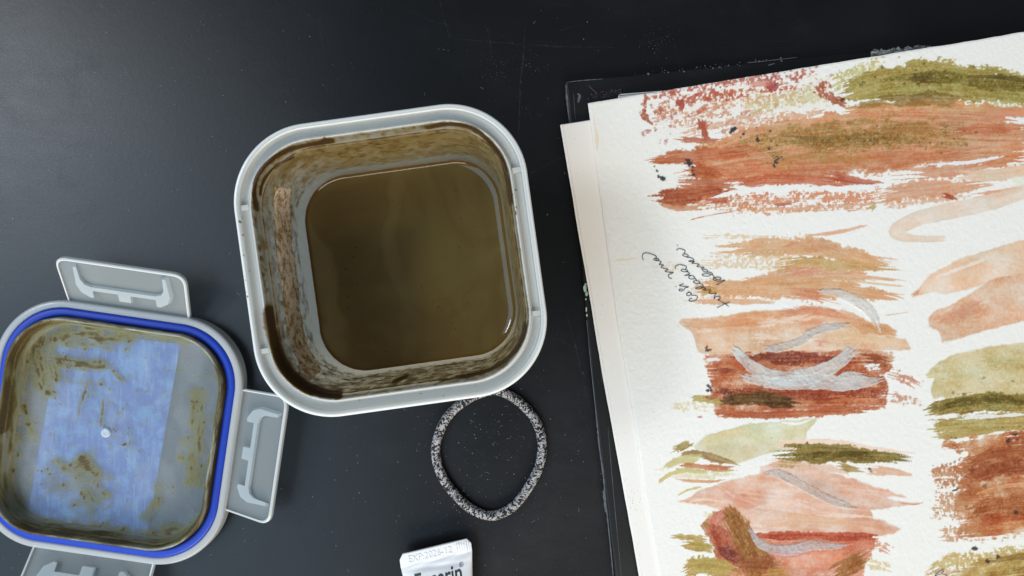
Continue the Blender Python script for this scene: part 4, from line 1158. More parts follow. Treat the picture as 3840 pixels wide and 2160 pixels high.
stroke([(2860, 610), (3100, 590), (3300, 600)], 66, (180, 132, 78), 0.6, 0.5, 0.6, 100, 0.7)
stroke([(2960, 515), (3120, 525), (3280, 520)], 30, (92, 78, 42), 0.45, 0.95, 0.8, 80, 0.8, 0.6)
stroke([(3280, 470), (3460, 480), (3640, 470)], 50, (160, 105, 60), 0.5, 0.8, 0.9, 80, 0.7)
stroke([(3540, 500), (3680, 480), (3840, 490)], [30, 60, 60], (188, 100, 66), 0.65, 0.6, 0.8, 60, 0.6)
stroke([(3640, 430), (3780, 425), (3920, 420)], 60, (215, 140, 110), 0.7, 0.72, 0.6, 60, 0.5)
stroke([(3780, 450), (3900, 460)], 40, (246, 240, 236), 0.9, 0.7, 0.6, 30, 0.6)
# rust at its left end
stroke([(2560, 622), (2640, 640), (2720, 655)], [40, 70, 50], (172, 86, 50), 0.85, 0.48, 0.7, 40, 0.4, 0.4)
stroke([(2450, 738), (2540, 735), (2640, 722), (2740, 700)], [50, 84, 70, 36], (166, 78, 46), 0.92, 0.46, 0.6, 30, 0.35, 0.4)
stroke([(2530, 700), (2545, 720)], 24, (118, 48, 36), 0.75, 0.3, 0.3, 10, 0.5)
stroke([(2540, 690), (2640, 690), (2760, 690)], 50, (176, 90, 56), 0.8, 0.55, 0.7, 40, 0.4)
stroke([(2640, 756), (2740, 750)], 26, (160, 66, 44), 0.8, 0.5, 0.5, 24)
stroke([(2450, 765), (2560, 780), (2660, 775)], 26, (196, 118, 78), 0.7, 0.75, 0.6, 30)
stroke([(2700, 690), (2900, 672), (3100, 680), (3220, 690)], [30, 50, 50, 20], (190, 98, 66), 0.8, 0.4, 0.8, 60, 0.5, sl_wid=4)
stroke([(3080, 650), (3220, 680), (3330, 690)], [30, 56, 14], (178, 82, 54), 0.7, 0.45, 0.8, 50, 0.6)
stroke([(3380, 650), (3560, 640), (3760, 600)], [60, 70, 40], (206, 132, 96), 0.75, 0.5, 0.8, 80, 0.5)
stroke([(3480, 618), (3640, 608), (3760, 585)], [8, 16, 6], (248, 246, 244), 0.9, 0.6, 0.8, 40, 0.6)
stroke([(3120, 706), (3240, 698), (3300, 694)], [16, 22, 6], (247, 245, 243), 0.9, 0.4, 0.7, 30, 0.5)
# dry scumble under it
stroke([(2620, 770), (2860, 748), (3100, 740), (3300, 730)], 60, (202, 116, 76), 0.8, 1.02, 0.9, 60, 0.6, sl_wid=4)
stroke([(2700, 790), (2950, 780), (3200, 770), (3300, 760)], 50, (206, 130, 88), 0.75, 1.04, 0.9, 60, 0.6, sl_wid=4)
stroke([(2900, 770), (2990, 762)], 14, (150, 70, 62), 0.6, 0.6, 0.5, 20)
stroke([(3260, 790), (3290, 760)], 20, (160, 138, 66), 0.6, 0.6, 0.3, 12)
stroke([(2565, 830), (2640, 812), (2760, 790)], 5, (200, 120, 84), 0.7, 0.4, 0.3, 20)
stroke([(3000, 885), (3140, 872), (3260, 840)], [6, 18, 8], (222, 166, 136), 0.7, 0.45, 0.6, 30)
stroke([(3290, 740), (3420, 715), (3580, 700), (3700, 690)], [50, 90, 70, 30], (212, 144, 108), 0.75, 0.62, 0.8, 60, 0.5)
stroke([(3300, 770), (3460, 750), (3640, 720)], 50, (208, 140, 104), 0.6, 0.9, 0.7, 50, 0.5)
stroke([(3530, 728), (3570, 740), (3590, 755)], [26, 20, 8], (172, 72, 48), 0.85, 0.5, 0.5, 14, 0.5)
stroke([(3640, 740), (3760, 722), (3860, 700)], [24, 34, 30], (222, 150, 115), 0.75, 0.55, 0.6, 40)
stroke([(3720, 735), (3770, 728)], 24, (190, 88, 62), 0.7, 0.55, 0.5, 16)
stroke([(3600, 655), (3720, 655), (3900, 630)], [40, 56, 60], (226, 186, 152), 0.85, 0.2, 0.4, 40, 0.3)
stroke([(3780, 690), (3900, 675)], 44, (228, 226, 204), 0.7, 0.1, 0.3, 30, 0.3)
# -- pale loop
stroke([(3850, 720), (3690, 765), (3540, 795), (3430, 825), (3360, 862), (3368, 884), (3430, 894), (3500, 895), (3546, 894)], [50, 66, 64, 58, 48, 34, 26, 25, 22], (232, 208, 186), 0.85, 0.0, 0.1, 4, 0.12, 0.35, 0.2, dark_edge=0.12)
wash([(3345, 840), (3420, 800), (3440, 840), (3400, 870), (3430, 885), (3430, 908), (3370, 905), (3340, 880)], (232, 208, 186), 0.8, 3, 0.08, 0.35, 0.2)
# -- ochre and pink scumble in the middle
stroke([(2640, 885), (2800, 890), (3000, 900)], 30, (214, 168, 120), 0.5, 0.98, 0.7, 60, 0.6, sl_wid=4)
stroke([(2690, 935), (2880, 928), (3050, 930), (3240, 965), (3400, 992)], [50, 80, 90, 60, 20], (212, 158, 114), 0.82, 0.62, 0.9, 90, 0.4, 0.3, sl_len=170, sl_wid=4)
stroke([(2900, 925), (3060, 920), (3180, 950)], [20, 60, 24], (206, 146, 108), 0.75, 0.4, 0.8, 60, 0.5)
stroke([(2640, 975), (2820, 980), (3000, 975)], 80, (212, 176, 124), 0.6, 0.98, 0.6, 60, 0.6)
stroke([(2300, 978), (2380, 970)], 14, (226, 208, 170), 0.5, 0.8, 0.4, 40)
stroke([(2450, 1005), (2640, 990)], 44, (216, 190, 140), 0.35, 1.05, 0.4, 60, 0.7)
stroke([(2900, 1000), (3050, 985), (3200, 1000), (3380, 1010)], [50, 56, 50, 10], (194, 148, 88), 0.82, 0.45, 0.9, 70, 0.4, 0.4, sl_wid=4)
stroke([(2800, 1070), (3000, 1040), (3160, 1030), (3360, 1050)], [60, 80, 60, 14], (212, 152, 112), 0.8, 0.5, 0.9, 90, 0.4, 0.3, sl_len=180, sl_wid=4)
stroke([(2950, 1015), (3060, 1015)], 40, (212, 130, 108), 0.5, 0.4, 0.5, 40, 0.7)
stroke([(2600, 1080), (2720, 1078), (2900, 1080), (3100, 1080), (3300, 1105), (3390, 1125)], [60, 78, 84, 90, 50, 10], (212, 156, 112), 0.85, 0.5, 0.8, 50, 0.35, 0.35, sl_len=170, sl_wid=4)
stroke([(2610, 1085), (2700, 1090)], 46, (192, 138, 72), 0.6, 0.5, 0.5, 30, 0.5)
stroke([(2590, 1128), (2760, 1130), (2900, 1135)], 30, (216, 162, 124), 0.75, 0.6, 0.7, 50, 0.5)
stroke([(2960, 1100), (3060, 1110), (3120, 1125)], 60, (206, 128, 98), 0.6, 0.35, 0.5, 50, 0.6)
stroke([(3100, 1040), (3250, 1060), (3400, 1075)], 10, (212, 160, 110), 0.6, 0.5, 0.6, 40); stroke([(3180, 1085), (3390, 1105)], 6, (206, 150, 100), 0.7, 0.4, 0.6, 40)
stroke([(3310, 1185), (3410, 1170)], 5, (216, 176, 140), 0.7, 0.4, 0.5, 30)
# -- peach block
wash([(2545, 1205), (2560, 1196), (2680, 1188), (2820, 1166), (2950, 1158), (3100, 1150), (3200, 1170), (3260, 1205), (3330, 1215), (3364, 1240), (3358, 1262), (3395, 1272), (3418, 1312), (3300, 1318), (2900, 1326), (2640, 1330), (2616, 1318), (2606, 1280), (2590, 1245), (2548, 1215)], (222, 174, 140), 0.92, 5, 0.22, 0.45, 0.5, streak=0.15, dirn=-0.03)
stroke([(2560, 1206), (2700, 1215), (2900, 1200)], 40, (214, 150, 112), 0.5, 0.3, 0.6, 60, 0.6)
stroke([(2900, 1180), (3060, 1165), (3200, 1200)], [30, 50, 20], (208, 128, 96), 0.6, 0.3, 0.6, 60, 0.6)
stroke([(2830, 1215), (2960, 1200), (3060, 1180)], 36, (240, 216, 200), 0.6, 0.3, 0.5, 60, 0.7)
stroke([(2820, 1260), (2900, 1265)], 60, (240, 214, 198), 0.55, 0.3, 0.4, 40, 0.7); stroke([(3000, 1215), (3120, 1200)], 30, (216, 142, 112), 0.5, 0.3, 0.5, 40, 0.6)
stroke([(3090, 1265), (3260, 1270), (3400, 1290)], [40, 50, 30], (230, 190, 150), 0.7, 0.3, 0.6, 40, 0.5)
stroke([(3200, 1220), (3300, 1240), (3362, 1250)], 40, (206, 142, 92), 0.7, 0.35, 0.7, 30, 0.5)
stroke([(2980, 1143), (3080, 1152)], 10, (246, 240, 234), 0.9, 0.4, 0.5, 40); stroke([(2730, 1160), (2860, 1145), (3000, 1155)], 14, (247, 243, 240), 0.8, 0.4, 0.6, 50)
# -- dark rust block
wash([(2634, 1320), (2720, 1326), (2900, 1318), (3090, 1316), (3250, 1312), (3350, 1322), (3362, 1345), (3348, 1385), (3320, 1400), (3335, 1440), (3318, 1530), (3200, 1548), (3000, 1562), (2780, 1565), (2690, 1560), (2665, 1500), (2668, 1450), (2645, 1380)], (176, 92, 56), 0.97, 10, 0.0, 0.5, 0.75, dry=0.22, streak=0.6, sl_len=190, sl_wid=5)
stroke([(2740, 1340), (2900, 1345), (3060, 1345), (3200, 1340)], [20, 60, 60, 20], (124, 50, 34), 0.8, 0.35, 0.9, 70, 0.6, 0.6, sl_wid=4)
stroke([(2680, 1385), (2760, 1390)], 30, (120, 52, 36), 0.6, 0.4, 0.8, 40, 0.6)
stroke([(3210, 1345), (3300, 1350), (3350, 1365)], [40, 50, 30], (146, 72, 38), 0.8, 0.4, 0.8, 40, 0.5)
stroke([(3240, 1380), (3310, 1375)], 30, (247, 243, 240), 0.9, 0.8, 0.8, 20, 0.6)
stroke([(2650, 1350), (2700, 1346)], 16, (246, 240, 236), 0.8, 0.7, 0.6, 20)
stroke([(2700, 1470), (2900, 1480), (3100, 1475), (3290, 1475)], [50, 50, 60, 50], (140, 60, 38), 0.8, 0.4, 0.9, 60, 0.5, 0.5, sl_wid=4)
stroke([(2690, 1460), (2730, 1470), (2750, 1485)], 60, (108, 48, 36), 0.7, 0.5, 0.7, 30, 0.6, 0.7)
stroke([(3060, 1510), (3200, 1500), (3300, 1500)], 50, (206, 124, 84), 0.6, 0.6, 1.0, 60, 0.6, sl_wid=4)
stroke([(2690, 1510), (2780, 1496), (2900, 1502), (3010, 1518)], [30, 62, 66, 30], (88, 56, 26), 0.95, 0.22, 0.5, 40, 0.4, 0.4)
stroke([(2690, 1550), (2880, 1556), (3080, 1545), (3250, 1535)], 36, (176, 90, 54), 0.85, 0.78, 0.7, 40, 0.5)
stroke([(3330, 1400), (3400, 1420), (3450, 1450)], 60, (182, 104, 74), 0.7, 0.98, 0.7, 30, 0.6, sl_wid=4); stroke([(3330, 1490), (3400, 1500), (3460, 1510)], 50, (186, 108, 78), 0.65, 0.99, 0.7, 30, 0.6, sl_wid=4)
stroke([(2590, 1492), (2660, 1496), (2710, 1512)], [24, 40, 30], (168, 152, 78), 0.85, 0.6, 0.4, 20, 0.5)
stroke([(2500, 1530), (2600, 1520), (2700, 1530)], 50, (202, 190, 130), 0.5, 0.98, 0.4, 50, 0.6); stroke([(2640, 1500), (2690, 1490)], 30, (140, 58, 44), 0.7, 0.85, 0.4, 14, 0.6)
spatter(2655, 1312, 6, 3, 5, 3, 7, (70, 40, 34), 0.9); spatter(2662, 1458, 6, 5, 5, 4, 8, (58, 38, 34), 0.9)
stroke([(2610, 1565), (2640, 1562)], 8, (170, 80, 84), 0.6, 0.6, 0.3, 10)
# -- silver-grey gouache
def grey(p, w, a=0.95, d=0.08, c=GREY): stroke(p, w, c, a * 0.86, d, 0.20, 30, 0.15, 0.10, 0.14, hgt=1.0)
grey([(2740, 1296), (2772, 1330), (2804, 1362), (2846, 1392), (2890, 1412), (2960, 1418), (3030, 1412), (3090, 1392), (3148, 1358), (3196, 1312), (3212, 1296)], [14, 36, 46, 52, 56, 64, 70, 64, 52, 44, 30])
grey([(2758, 1405), (2830, 1422), (2928, 1436), (3066, 1430), (3150, 1440), (3230, 1436), (3316, 1420)], [18, 40, 56, 66, 58, 46, 16])
grey([(3120, 1428), (3180, 1405), (3260, 1408)], [12, 26, 12])
grey([(3057, 1094), (3148, 1102), (3231, 1142), (3272, 1180), (3296, 1240)], [16, 34, 44, 40, 14], 0.88, 0.1)
grey([(2850, 1306), (2920, 1304), (3003, 1280), (3040, 1250), (3090, 1232), (3150, 1222), (3206, 1210)], [14, 36, 34, 34, 32, 26, 6], 0.85, 0.12, (188, 180, 174))
stroke([(3040, 1286), (3090, 1290), (3110, 1300)], [30, 40, 20], (222, 150, 134), 0.6, 0.4, 0.4, 20, 0.6)
# -- pale olive pool
wash([(2603, 1676), (2622, 1652), (2648, 1632), (2700, 1616), (2760, 1600), (2810, 1588), (2900, 1580), (3000, 1574), (3066, 1568), (3050, 1592), (3024, 1617), (3018, 1665), (3000, 1690), (2930, 1690), (2857, 1706), (2800, 1728), (2760, 1743), (2715, 1728), (2683, 1706), (2625, 1696)], (212, 204, 164), 0.95, 5, 0.3, 0.4, 0.3)
wash([(2620, 1680), (2700, 1660), (2860, 1665), (2960, 1680), (2860, 1704), (2760, 1738), (2690, 1704)], (206, 178, 138), 0.5, 12, 0.1, 0.35, 0.3, soft=24)
stroke([(2920, 1582), (2985, 1590), (3046, 1572)], [4, 12, 4], (248, 247, 245), 0.9, 0.3, 0.4, 20)
stroke([(2520, 1688), (2560, 1672), (2604, 1660)], [26, 46, 30], (160, 136, 72), 0.85, 0.62, 0.4, 20, 0.5, 0.4)
stroke([(2540, 1706), (2610, 1700), (2690, 1722), (2770, 1742)], [20, 30, 32, 16], (150, 112, 62), 0.8, 0.4, 0.5, 30, 0.5)
stroke([(2483, 1758), (2550, 1726), (2640, 1716)], [16, 40, 40], (200, 188, 124), 0.8, 0.5, 0.5, 30, 0.5)
stroke([(2545, 1742), (2600, 1746), (2680, 1756), (2760, 1758)], [14, 24, 28, 16], (188, 116, 78), 0.85, 0.35, 0.6, 20, 0.4)
stroke([(2463, 1820), (2500, 1786), (2570, 1764), (2650, 1768)], [10, 26, 30, 12], (190, 178, 104), 0.82, 0.45, 0.7, 20, 0.5)
stroke([(2540, 1785), (2660, 1780), (2760, 1776)], 50, (206, 196, 140), 0.55, 0.92, 0.6, 40, 0.6)
stroke([(2545, 1800), (2640, 1806), (2740, 1802)], 12, (206, 140, 96), 0.75, 0.45, 0.6, 30); stroke([(2440, 1763), (2500, 1760)], 4, (214, 196, 150), 0.5, 0.5, 0.3, 20)
stroke([(2513, 1878), (2570, 1842), (2640, 1820)], [5, 12, 20], (196, 184, 112), 0.8, 0.4, 0.7, 20, 0.5)
# -- pink wash with fingers
wash([(2542, 1880), (2590, 1860), (2620, 1840), (2706, 1808), (2780, 1790), (2850, 1775), (2850, 1748), (2930, 1722), (3000, 1735), (3090, 1765), (3180, 1788), (3240, 1810), (3320, 1835), (3400, 1864), (3330, 1866), (3390, 1884), (3460, 1886), (3400, 1896), (3330, 1908), (3270, 1915), (3280, 1942), (3340, 1962), (3382, 1984), (3352, 2006), (3300, 2012), (3150, 2004), (3000, 1998), (2850, 2000), (2790, 1985), (2720, 1960), (2690, 1912), (2640, 1895)], (222, 166, 142), 0.88, 6, 0.12, 0.35, 0.55, streak=0.2, dirn=0.12, sl_len=150)
stroke([(3380, 1886), (3430, 1892), (3462, 1884)], [10, 6, 3], (206, 138, 108), 0.8, 0.0, 0.1, 4)
stroke([(2700, 1828), (2760, 1870), (2850, 1900)], [40, 80, 60], (214, 138, 116), 0.5, 0.3, 0.5, 60, 0.7)
stroke([(2860, 1905), (2960, 1880), (3050, 1900)], 70, (236, 200, 182), 0.6, 0.2, 0.5, 80, 0.8)
stroke([(2880, 1960), (3000, 1950), (3120, 1955), (3240, 1965)], 60, (224, 172, 138), 0.6, 0.3, 0.7, 80, 0.6)
stroke([(3160, 1960), (3260, 1965), (3360, 1995)], [30, 50, 20], (218, 158, 128), 0.7, 0.2, 0.5, 30, 0.5)
stroke([(3060, 1925), (3180, 1935), (3280, 1930)], 24, (240, 214, 196), 0.7, 0.3, 0.6, 50, 0.6)
stroke([(2560, 1884), (2640, 1872), (2720, 1878)], 12, (240, 214, 198), 0.6, 0.3, 0.6, 40)
stroke([(2880, 1730), (3000, 1735), (3120, 1758), (3200, 1768)], 34, (226, 178, 156), 0.6, 0.3, 0.4, 50, 0.5)
stroke([(2900, 1668), (3100, 1662), (3260, 1682), (3440, 1700)], [50, 40, 26, 5], (238, 208, 190), 0.8, 0.2, 0.3, 40, 0.4)
stroke([(3247, 1760), (3330, 1768), (3420, 1782)], [40, 40, 10], (222, 170, 144), 0.85, 0.45, 0.6, 40, 0.4)
# -- dark olive bar
stroke([(2915, 1700), (3000, 1698), (3100, 1700), (3230, 1708), (3330, 1712), (3420, 1722)], [60, 80, 84, 72, 50, 34], (128, 108, 46), 0.95, 0.42, 0.7, 60, 0.35, 0.5, sl_len=180, sl_wid=4)
stroke([(2990, 1712), (3120, 1702), (3300, 1706)], 40, (92, 78, 28), 0.8, 0.5, 0.9, 60, 0.6, 0.5, sl_wid=4)
stroke([(3140, 1745), (3210, 1762), (3240, 1768)], [40, 34, 10], (158, 130, 70), 0.85, 0.4, 0.5, 24, 0.5)
stroke([(2905, 1738), (3000, 1745)], 26, (150, 130, 66), 0.6, 0.85, 0.5, 30); spatter(3262, 1764, 3, 3, 3, 4, 6, (110, 80, 62), 0.8)
# -- grey on pink
grey([(2850, 1788), (2890, 1774), (2930, 1780), (3000, 1816), (3097, 1868), (3160, 1892), (3225, 1908)], [10, 26, 34, 34, 34, 26, 8], 0.72, 0.12, (178, 172, 166))
stroke([(2930, 1770), (3010, 1790), (3100, 1830), (3180, 1880)], [10, 26, 30, 14], (190, 174, 166), 0.5, 0.2, 0.3, 30, 0.5)
# -- lower reds
wash([(2800, 2010), (2850, 2002), (3000, 1998), (3150, 2002), (3290, 2014), (3280, 2060), (3250, 2110), (3230, 2240), (2740, 2240), (2700, 2140), (2680, 2070)], (200, 116, 88), 0.92, 10, 0.0, 0.45, 0.5, dry=0.12, streak=0.5, sl_wid=6)
wash([(2625, 1972), (2660, 1930), (2741, 1892), (2790, 1960), (2850, 2050), (2934, 2100), (2934, 2220), (2700, 2220), (2672, 2064)], (176, 100, 64), 0.92, 10, 0.0, 0.4, 0.6, dry=0.15, streak=0.5, dirn=1.1, sl_wid=6)
stroke([(2835, 2008), (2940, 2010), (3040, 2008), (3180, 2012), (3292, 2016)], [26, 40, 36, 40, 24], (176, 72, 48), 0.92, 0.25, 0.7, 24, 0.4, 0.5, sl_wid=4)
stroke([(2700, 1990), (2680, 1960), (2720, 1920)], [60, 70, 40], (206, 122, 104), 0.8, 0.4, 0.5, 30, 0.5)
stroke([(2725, 1895), (2760, 1960), (2800, 2030), (2840, 2100), (2890, 2180)], [40, 80, 110, 120, 110], (150, 96, 48), 0.9, 0.42, 0.9, 40, 0.4, 0.5, sl_len=90, sl_wid=4)
stroke([(2640, 1965), (2690, 2000), (2720, 2060), (2745, 2120)], [30, 60, 70, 60], (168, 80, 58), 0.85, 0.45, 0.8, 30, 0.4, 0.5)
stroke([(2700, 2050), (2730, 2075), (2770, 2100)], 50, (110, 46, 40), 0.75, 0.5, 0.7, 30, 0.6, 0.6)
stroke([(2740, 2120), (2820, 2110), (2930, 2120)], [40, 70, 40], (138, 72, 40), 0.75, 0.45, 0.8, 40, 0.5)
stroke([(2632, 1960), (2660, 1975)], 24, (150, 122, 58), 0.8, 0.5, 0.4, 14); stroke([(2640, 1925), (2672, 1935)], 30, (200, 186, 120), 0.6, 0.9, 0.4, 14)
stroke([(2510, 2012), (2580, 2016), (2660, 2022)], [16, 34, 36], (172, 144, 72), 0.85, 0.62, 0.4, 20, 0.5)
stroke([(2555, 2045), (2620, 2050), (2680, 2060)], [24, 46, 40], (170, 142, 66), 0.9, 0.35, 0.5, 20, 0.4)
stroke([(2550, 2150), (2620, 2125), (2700, 2130), (2760, 2150)], [40, 84, 90, 70], (172, 144, 68), 0.93, 0.35, 0.6, 30, 0.35, 0.4)
stroke([(2560, 2230), (2700, 2220), (2900, 2230), (3100, 2240)], 110, (160, 128, 60), 0.9, 0.4, 0.6, 50, 0.4)
stroke([(2860, 2160), (2960, 2145)], 50, (176, 130, 62), 0.7, 0.5, 0.6, 30, 0.5)
wash([(2950, 2080), (3060, 2066), (3150, 2070), (3184, 2094), (3150, 2128), (3050, 2136), (2960, 2130)], (226, 156, 132), 0.85, 8, 0.05, 0.4, 0.3, soft=14)
stroke([(3120, 2160), (3200, 2110), (3260, 2070)], [80, 90, 50], (150, 96, 48), 0.85, 0.5, 0.8, 40, 0.4, 0.5)
stroke([(3230, 2040), (3300, 2050), (3340, 2070)], 60, (196, 110, 76), 0.7, 0.97, 0.6, 24, 0.6); stroke([(3250, 2110), (3300, 2120), (3340, 2130)], 60, (200, 176, 110), 0.6, 0.97, 0.5, 24, 0.6)
grey([(2805, 1976), (2830, 2014), (2850, 2038), (2895, 2060), (2970, 2062), (3040, 2044), (3116, 2050), (3190, 2044)], [8, 22, 30, 36, 38, 40, 26, 6], 0.86, 0.1, (184, 178, 178))
stroke([(2870, 2074), (2960, 2084), (3040, 2068)], [10, 20, 10], (196, 150, 150), 0.6, 0.2, 0.3, 20, 0.5)
# -- right column: peach
wash([(3418, 1114), (3440, 1085), (3490, 1024), (3560, 990), (3604, 966), (3728, 931), (3840, 899), (4060, 850), (4060, 1040), (3840, 1060), (3674, 1070), (3600, 1095), (3530, 1104), (3500, 1092), (3440, 1112)], (232, 194, 162), 0.9, 5, 0.14, 0.45, 0.3)
wash([(3481, 1190), (3500, 1166), (3562, 1146), (3620, 1110), (3674, 1074), (3740, 1040), (4060, 980), (4060, 1150), (3840, 1203), (3700, 1240), (3600, 1270), (3533, 1284), (3522, 1246), (3484, 1224)], (224, 172, 140), 0.95, 4, 0.18, 0.5, 0.3)
stroke([(3490, 1200), (3580, 1180), (3700, 1140)], [40, 60, 60], (212, 142, 112), 0.5, 0.2, 0.4, 30, 0.6)
stroke([(3420, 1110), (3450, 1090)], 20, (210, 142, 112), 0.6, 0.2, 0.3, 10, 0.5)
stroke([(3530, 1030), (3620, 1000), (3700, 970)], 14, (246, 240, 236), 0.5, 0.5, 0.5, 40)
# olive pale, dark
wash([(3466, 1408), (3490, 1380), (3521, 1358), (3580, 1330), (3645, 1311), (3740, 1295), (3840, 1286), (4060, 1280), (4060, 1500), (3840, 1492), (3640, 1494), (3500, 1494), (3488, 1450), (3500, 1420)], (206, 192, 138), 0.95, 6, 0.1, 0.55, 0.3, streak=0.15)
stroke([(3680, 1350), (3840, 1360), (3960, 1370)], 70, (184, 166, 100), 0.6, 0.5, 0.7, 60, 0.6, 0.6)
stroke([(3470, 1412), (3540, 1404)], 20, (208, 198, 144), 0.7, 0.8, 0.4, 20)
stroke([(3468, 1545), (3540, 1528), (3660, 1510), (3860, 1510), (4040, 1510)], [40, 76, 90, 84, 80], (138, 120, 52), 0.95, 0.42, 0.8, 30, 0.35, 0.6, sl_len=170, sl_wid=4)
stroke([(3480, 1540), (3620, 1505), (3760, 1500), (3900, 1505)], 40, (98, 84, 30), 0.8, 0.5, 1.0, 40, 0.6, 0.5, sl_wid=4)
stroke([(3490, 1600), (3640, 1590), (3840, 1580), (4040, 1580)], [60, 90, 90, 80], (166, 148, 76), 0.9, 0.62, 0.7, 30, 0.4, 0.5)
stroke([(3490, 1640), (3600, 1630), (3740, 1615)], [20, 40, 20], (170, 152, 84), 0.85, 0.45, 0.6, 24, 0.4)
stroke([(3580, 1568), (3700, 1562), (3840, 1555)], 20, (246, 244, 240), 0.8, 0.75, 0.6, 30, 0.5)
# rust block right
wash([(3522, 1655), (3600, 1648), (3700, 1624), (3840, 1612), (4060, 1606), (4060, 2000), (3840, 2012), (3740, 2022), (3640, 2030), (3590, 2000), (3600, 1940), (3570, 1880), (3600, 1800), (3560, 1760), (3620, 1700), (3525, 1690)], (180, 104, 60), 0.97, 16, 0.0, 0.5, 0.8, dry=0.3, streak=0.7, sl_len=190, sl_wid=5, dirn=-0.08)
stroke([(3600, 1800), (3720, 1760), (3860, 1745), (4030, 1740)], [50, 90, 100, 100], (150, 74, 42), 0.8, 0.4, 1.0, 40, 0.5, 0.5, sl_wid=4, sl_len=200)
stroke([(3620, 1930), (3740, 1900), (3880, 1900), (4030, 1900)], [50, 90, 100, 100], (160, 86, 46), 0.8, 0.4, 1.0, 40, 0.5, 0.5, sl_wid=4, sl_len=200)
stroke([(3620, 1740), (3740, 1700), (3880, 1690), (4030, 1690)], 46, (150, 78, 44), 0.75, 0.5, 1.0, 40, 0.5, sl_wid=4)
stroke([(3640, 1860), (3760, 1825), (3900, 1820), (4030, 1820)], [10, 18, 18, 18], (218, 152, 104), 0.7, 0.5, 1.0, 40, 0.6, sl_wid=3)
stroke([(3700, 1985), (3860, 1960), (4000, 1955)], 30, (206, 136, 88), 0.5, 0.6, 1.0, 40, 0.6, sl_wid=3)
stroke([(3490, 1790), (3560, 1780), (3640, 1790)], 110, (176, 102, 62), 0.8, 0.92, 0.6, 20, 0.5); stroke([(3490, 1890), (3560, 1900), (3620, 1920)], 130, (180, 112, 70), 0.7, 0.98, 0.6, 20, 0.5)
stroke([(3520, 2000), (3580, 2000), (3640, 2010)], 70, (182, 116, 72), 0.65, 0.98, 0.6, 20, 0.5)
stroke([(3570, 1845), (3600, 1835)], 14, (70, 40, 30), 0.7, 0.5, 0.4, 14)
# olive bottom right
stroke([(3470, 2150), (3560, 2110), (3700, 2090), (3860, 2076), (4040, 2070)], [40, 80, 80, 70, 70], (188, 162, 92), 0.85, 0.85, 0.6, 40, 0.5)
wash([(3560, 2150), (3600, 2118), (3680, 2090), (3760, 2074), (3860, 2064), (4060, 2058), (4060, 2300), (3560, 2300)], (170, 132, 64), 0.96, 16, 0.0, 0.5, 0.6, dry=0.3, streak=0.6, sl_wid=6, dirn=-0.12)
stroke([(3700, 2105), (3820, 2090), (3960, 2085)], 30, (130, 94, 40), 0.7, 0.5, 1.0, 40, 0.6, sl_wid=4)
stroke([(3460, 2170), (3540, 2160), (3600, 2150)], 60, (196, 140, 92), 0.6, 0.97, 0.5, 30, 0.6)
# further swatches outside the frame
stroke([(2600, 2330), (2900, 2320), (3300, 2330)], 120, (178, 100, 64), 0.9, 0.4, 0.7, 60); stroke([(4080, 700), (4300, 640)], 120, (166, 120, 64), 0.9, 0.4, 0.7, 60)
stroke([(4080, 1300), (4350, 1260)], 160, (200, 190, 140), 0.9, 0.4, 0.7, 60); stroke([(4090, 1800), (4400, 1760)], 200, (180, 100, 60), 0.9, 0.4, 0.7, 60)
# ink spatter, dark pigment grains
for (x, y, r) in ((2486, 668, 12), (2470, 662, 5), (2584, 612, 10), (2578, 602, 6), (2598, 624, 5), (2600, 655, 5), (2596, 640, 3), (2462, 640, 4), (2456, 625, 3), (2745, 488, 9), (2755, 482, 6), (2738, 496, 5), (2790, 502, 5), (2778, 512, 3),
                  (2838, 522, 5), (2846, 528, 4), (2890, 492, 4), (2884, 558, 5), (2910, 610, 5), (2900, 620, 5), (2920, 596, 4), (2930, 590, 3), (2905, 625, 3)):
    spatter(x, y, 1.5, 1.5, 2, r * 0.8, r, (48, 54, 58), 0.9)
spatter(2905, 610, 18, 14, 16, 1.5, 4, (56, 60, 52), 0.8); spatter(2590, 640, 12, 18, 14, 1.5, 4, (60, 62, 62), 0.7)
spatter(3480, 300, 170, 30, 80, 2, 6, (66, 58, 26), 0.6); spatter(3250, 520, 260, 28, 150, 1.5, 5, (76, 70, 42), 0.6); spatter(3700, 1500, 130, 60, 50, 1.5, 5, (74, 62, 26), 0.6)
spatter(3720, 1800, 110, 120, 34, 2, 6, (78, 44, 30), 0.6); spatter(2800, 1450, 120, 60, 40, 1.5, 4, (90, 44, 34), 0.5)
for (x, y) in ((3782, 1652), (3807, 1629), (3812, 1922), (3656, 2056), (3704, 2108), (3745, 2088)): spatter(x, y, 3, 2, 2, 5, 8, (62, 48, 44), 0.85)
# yellowed stain at the left margin
stroke([(2228, 440), (2236, 500), (2240, 560)], [10, 24, 8], (232, 214, 186), 0.6, 0.2, 0.2, 20, 0.7)
stroke([(2236, 540), (2240, 570)], 6, (206, 170, 130), 0.5, 0.3, 0.2, 10, 0.6)

# grid to geometry: cold-press tooth, gouache relief, rolled left edge
tooth_n = (tooth - 0.5)
up = 0.00012 * tooth_n + 0.00004 * (vnoise(GX / 5, GY / 5, 4) - 0.5)
up = np.where(HT > 0.05, up * 0.5 + HT * 0.00017, up)
roll = np.exp(-(SA / 5.0) ** 2)[None, :] * 0.0004 + np.exp(-(SB / 4.0) ** 2)[:, None] * 0.00015
wave = 0.0002 * np.sin(SB / 420.0)[:, None] * np.exp(-SA / 900.0)[None, :]
Zg = ZS + up - roll + wave
sc_ = (D - ZS) / FPX
VT = np.stack([(GX - 1920) * sc_, -(GY - 1080) * sc_, Zg], -1)
nr, nc = GX.shape
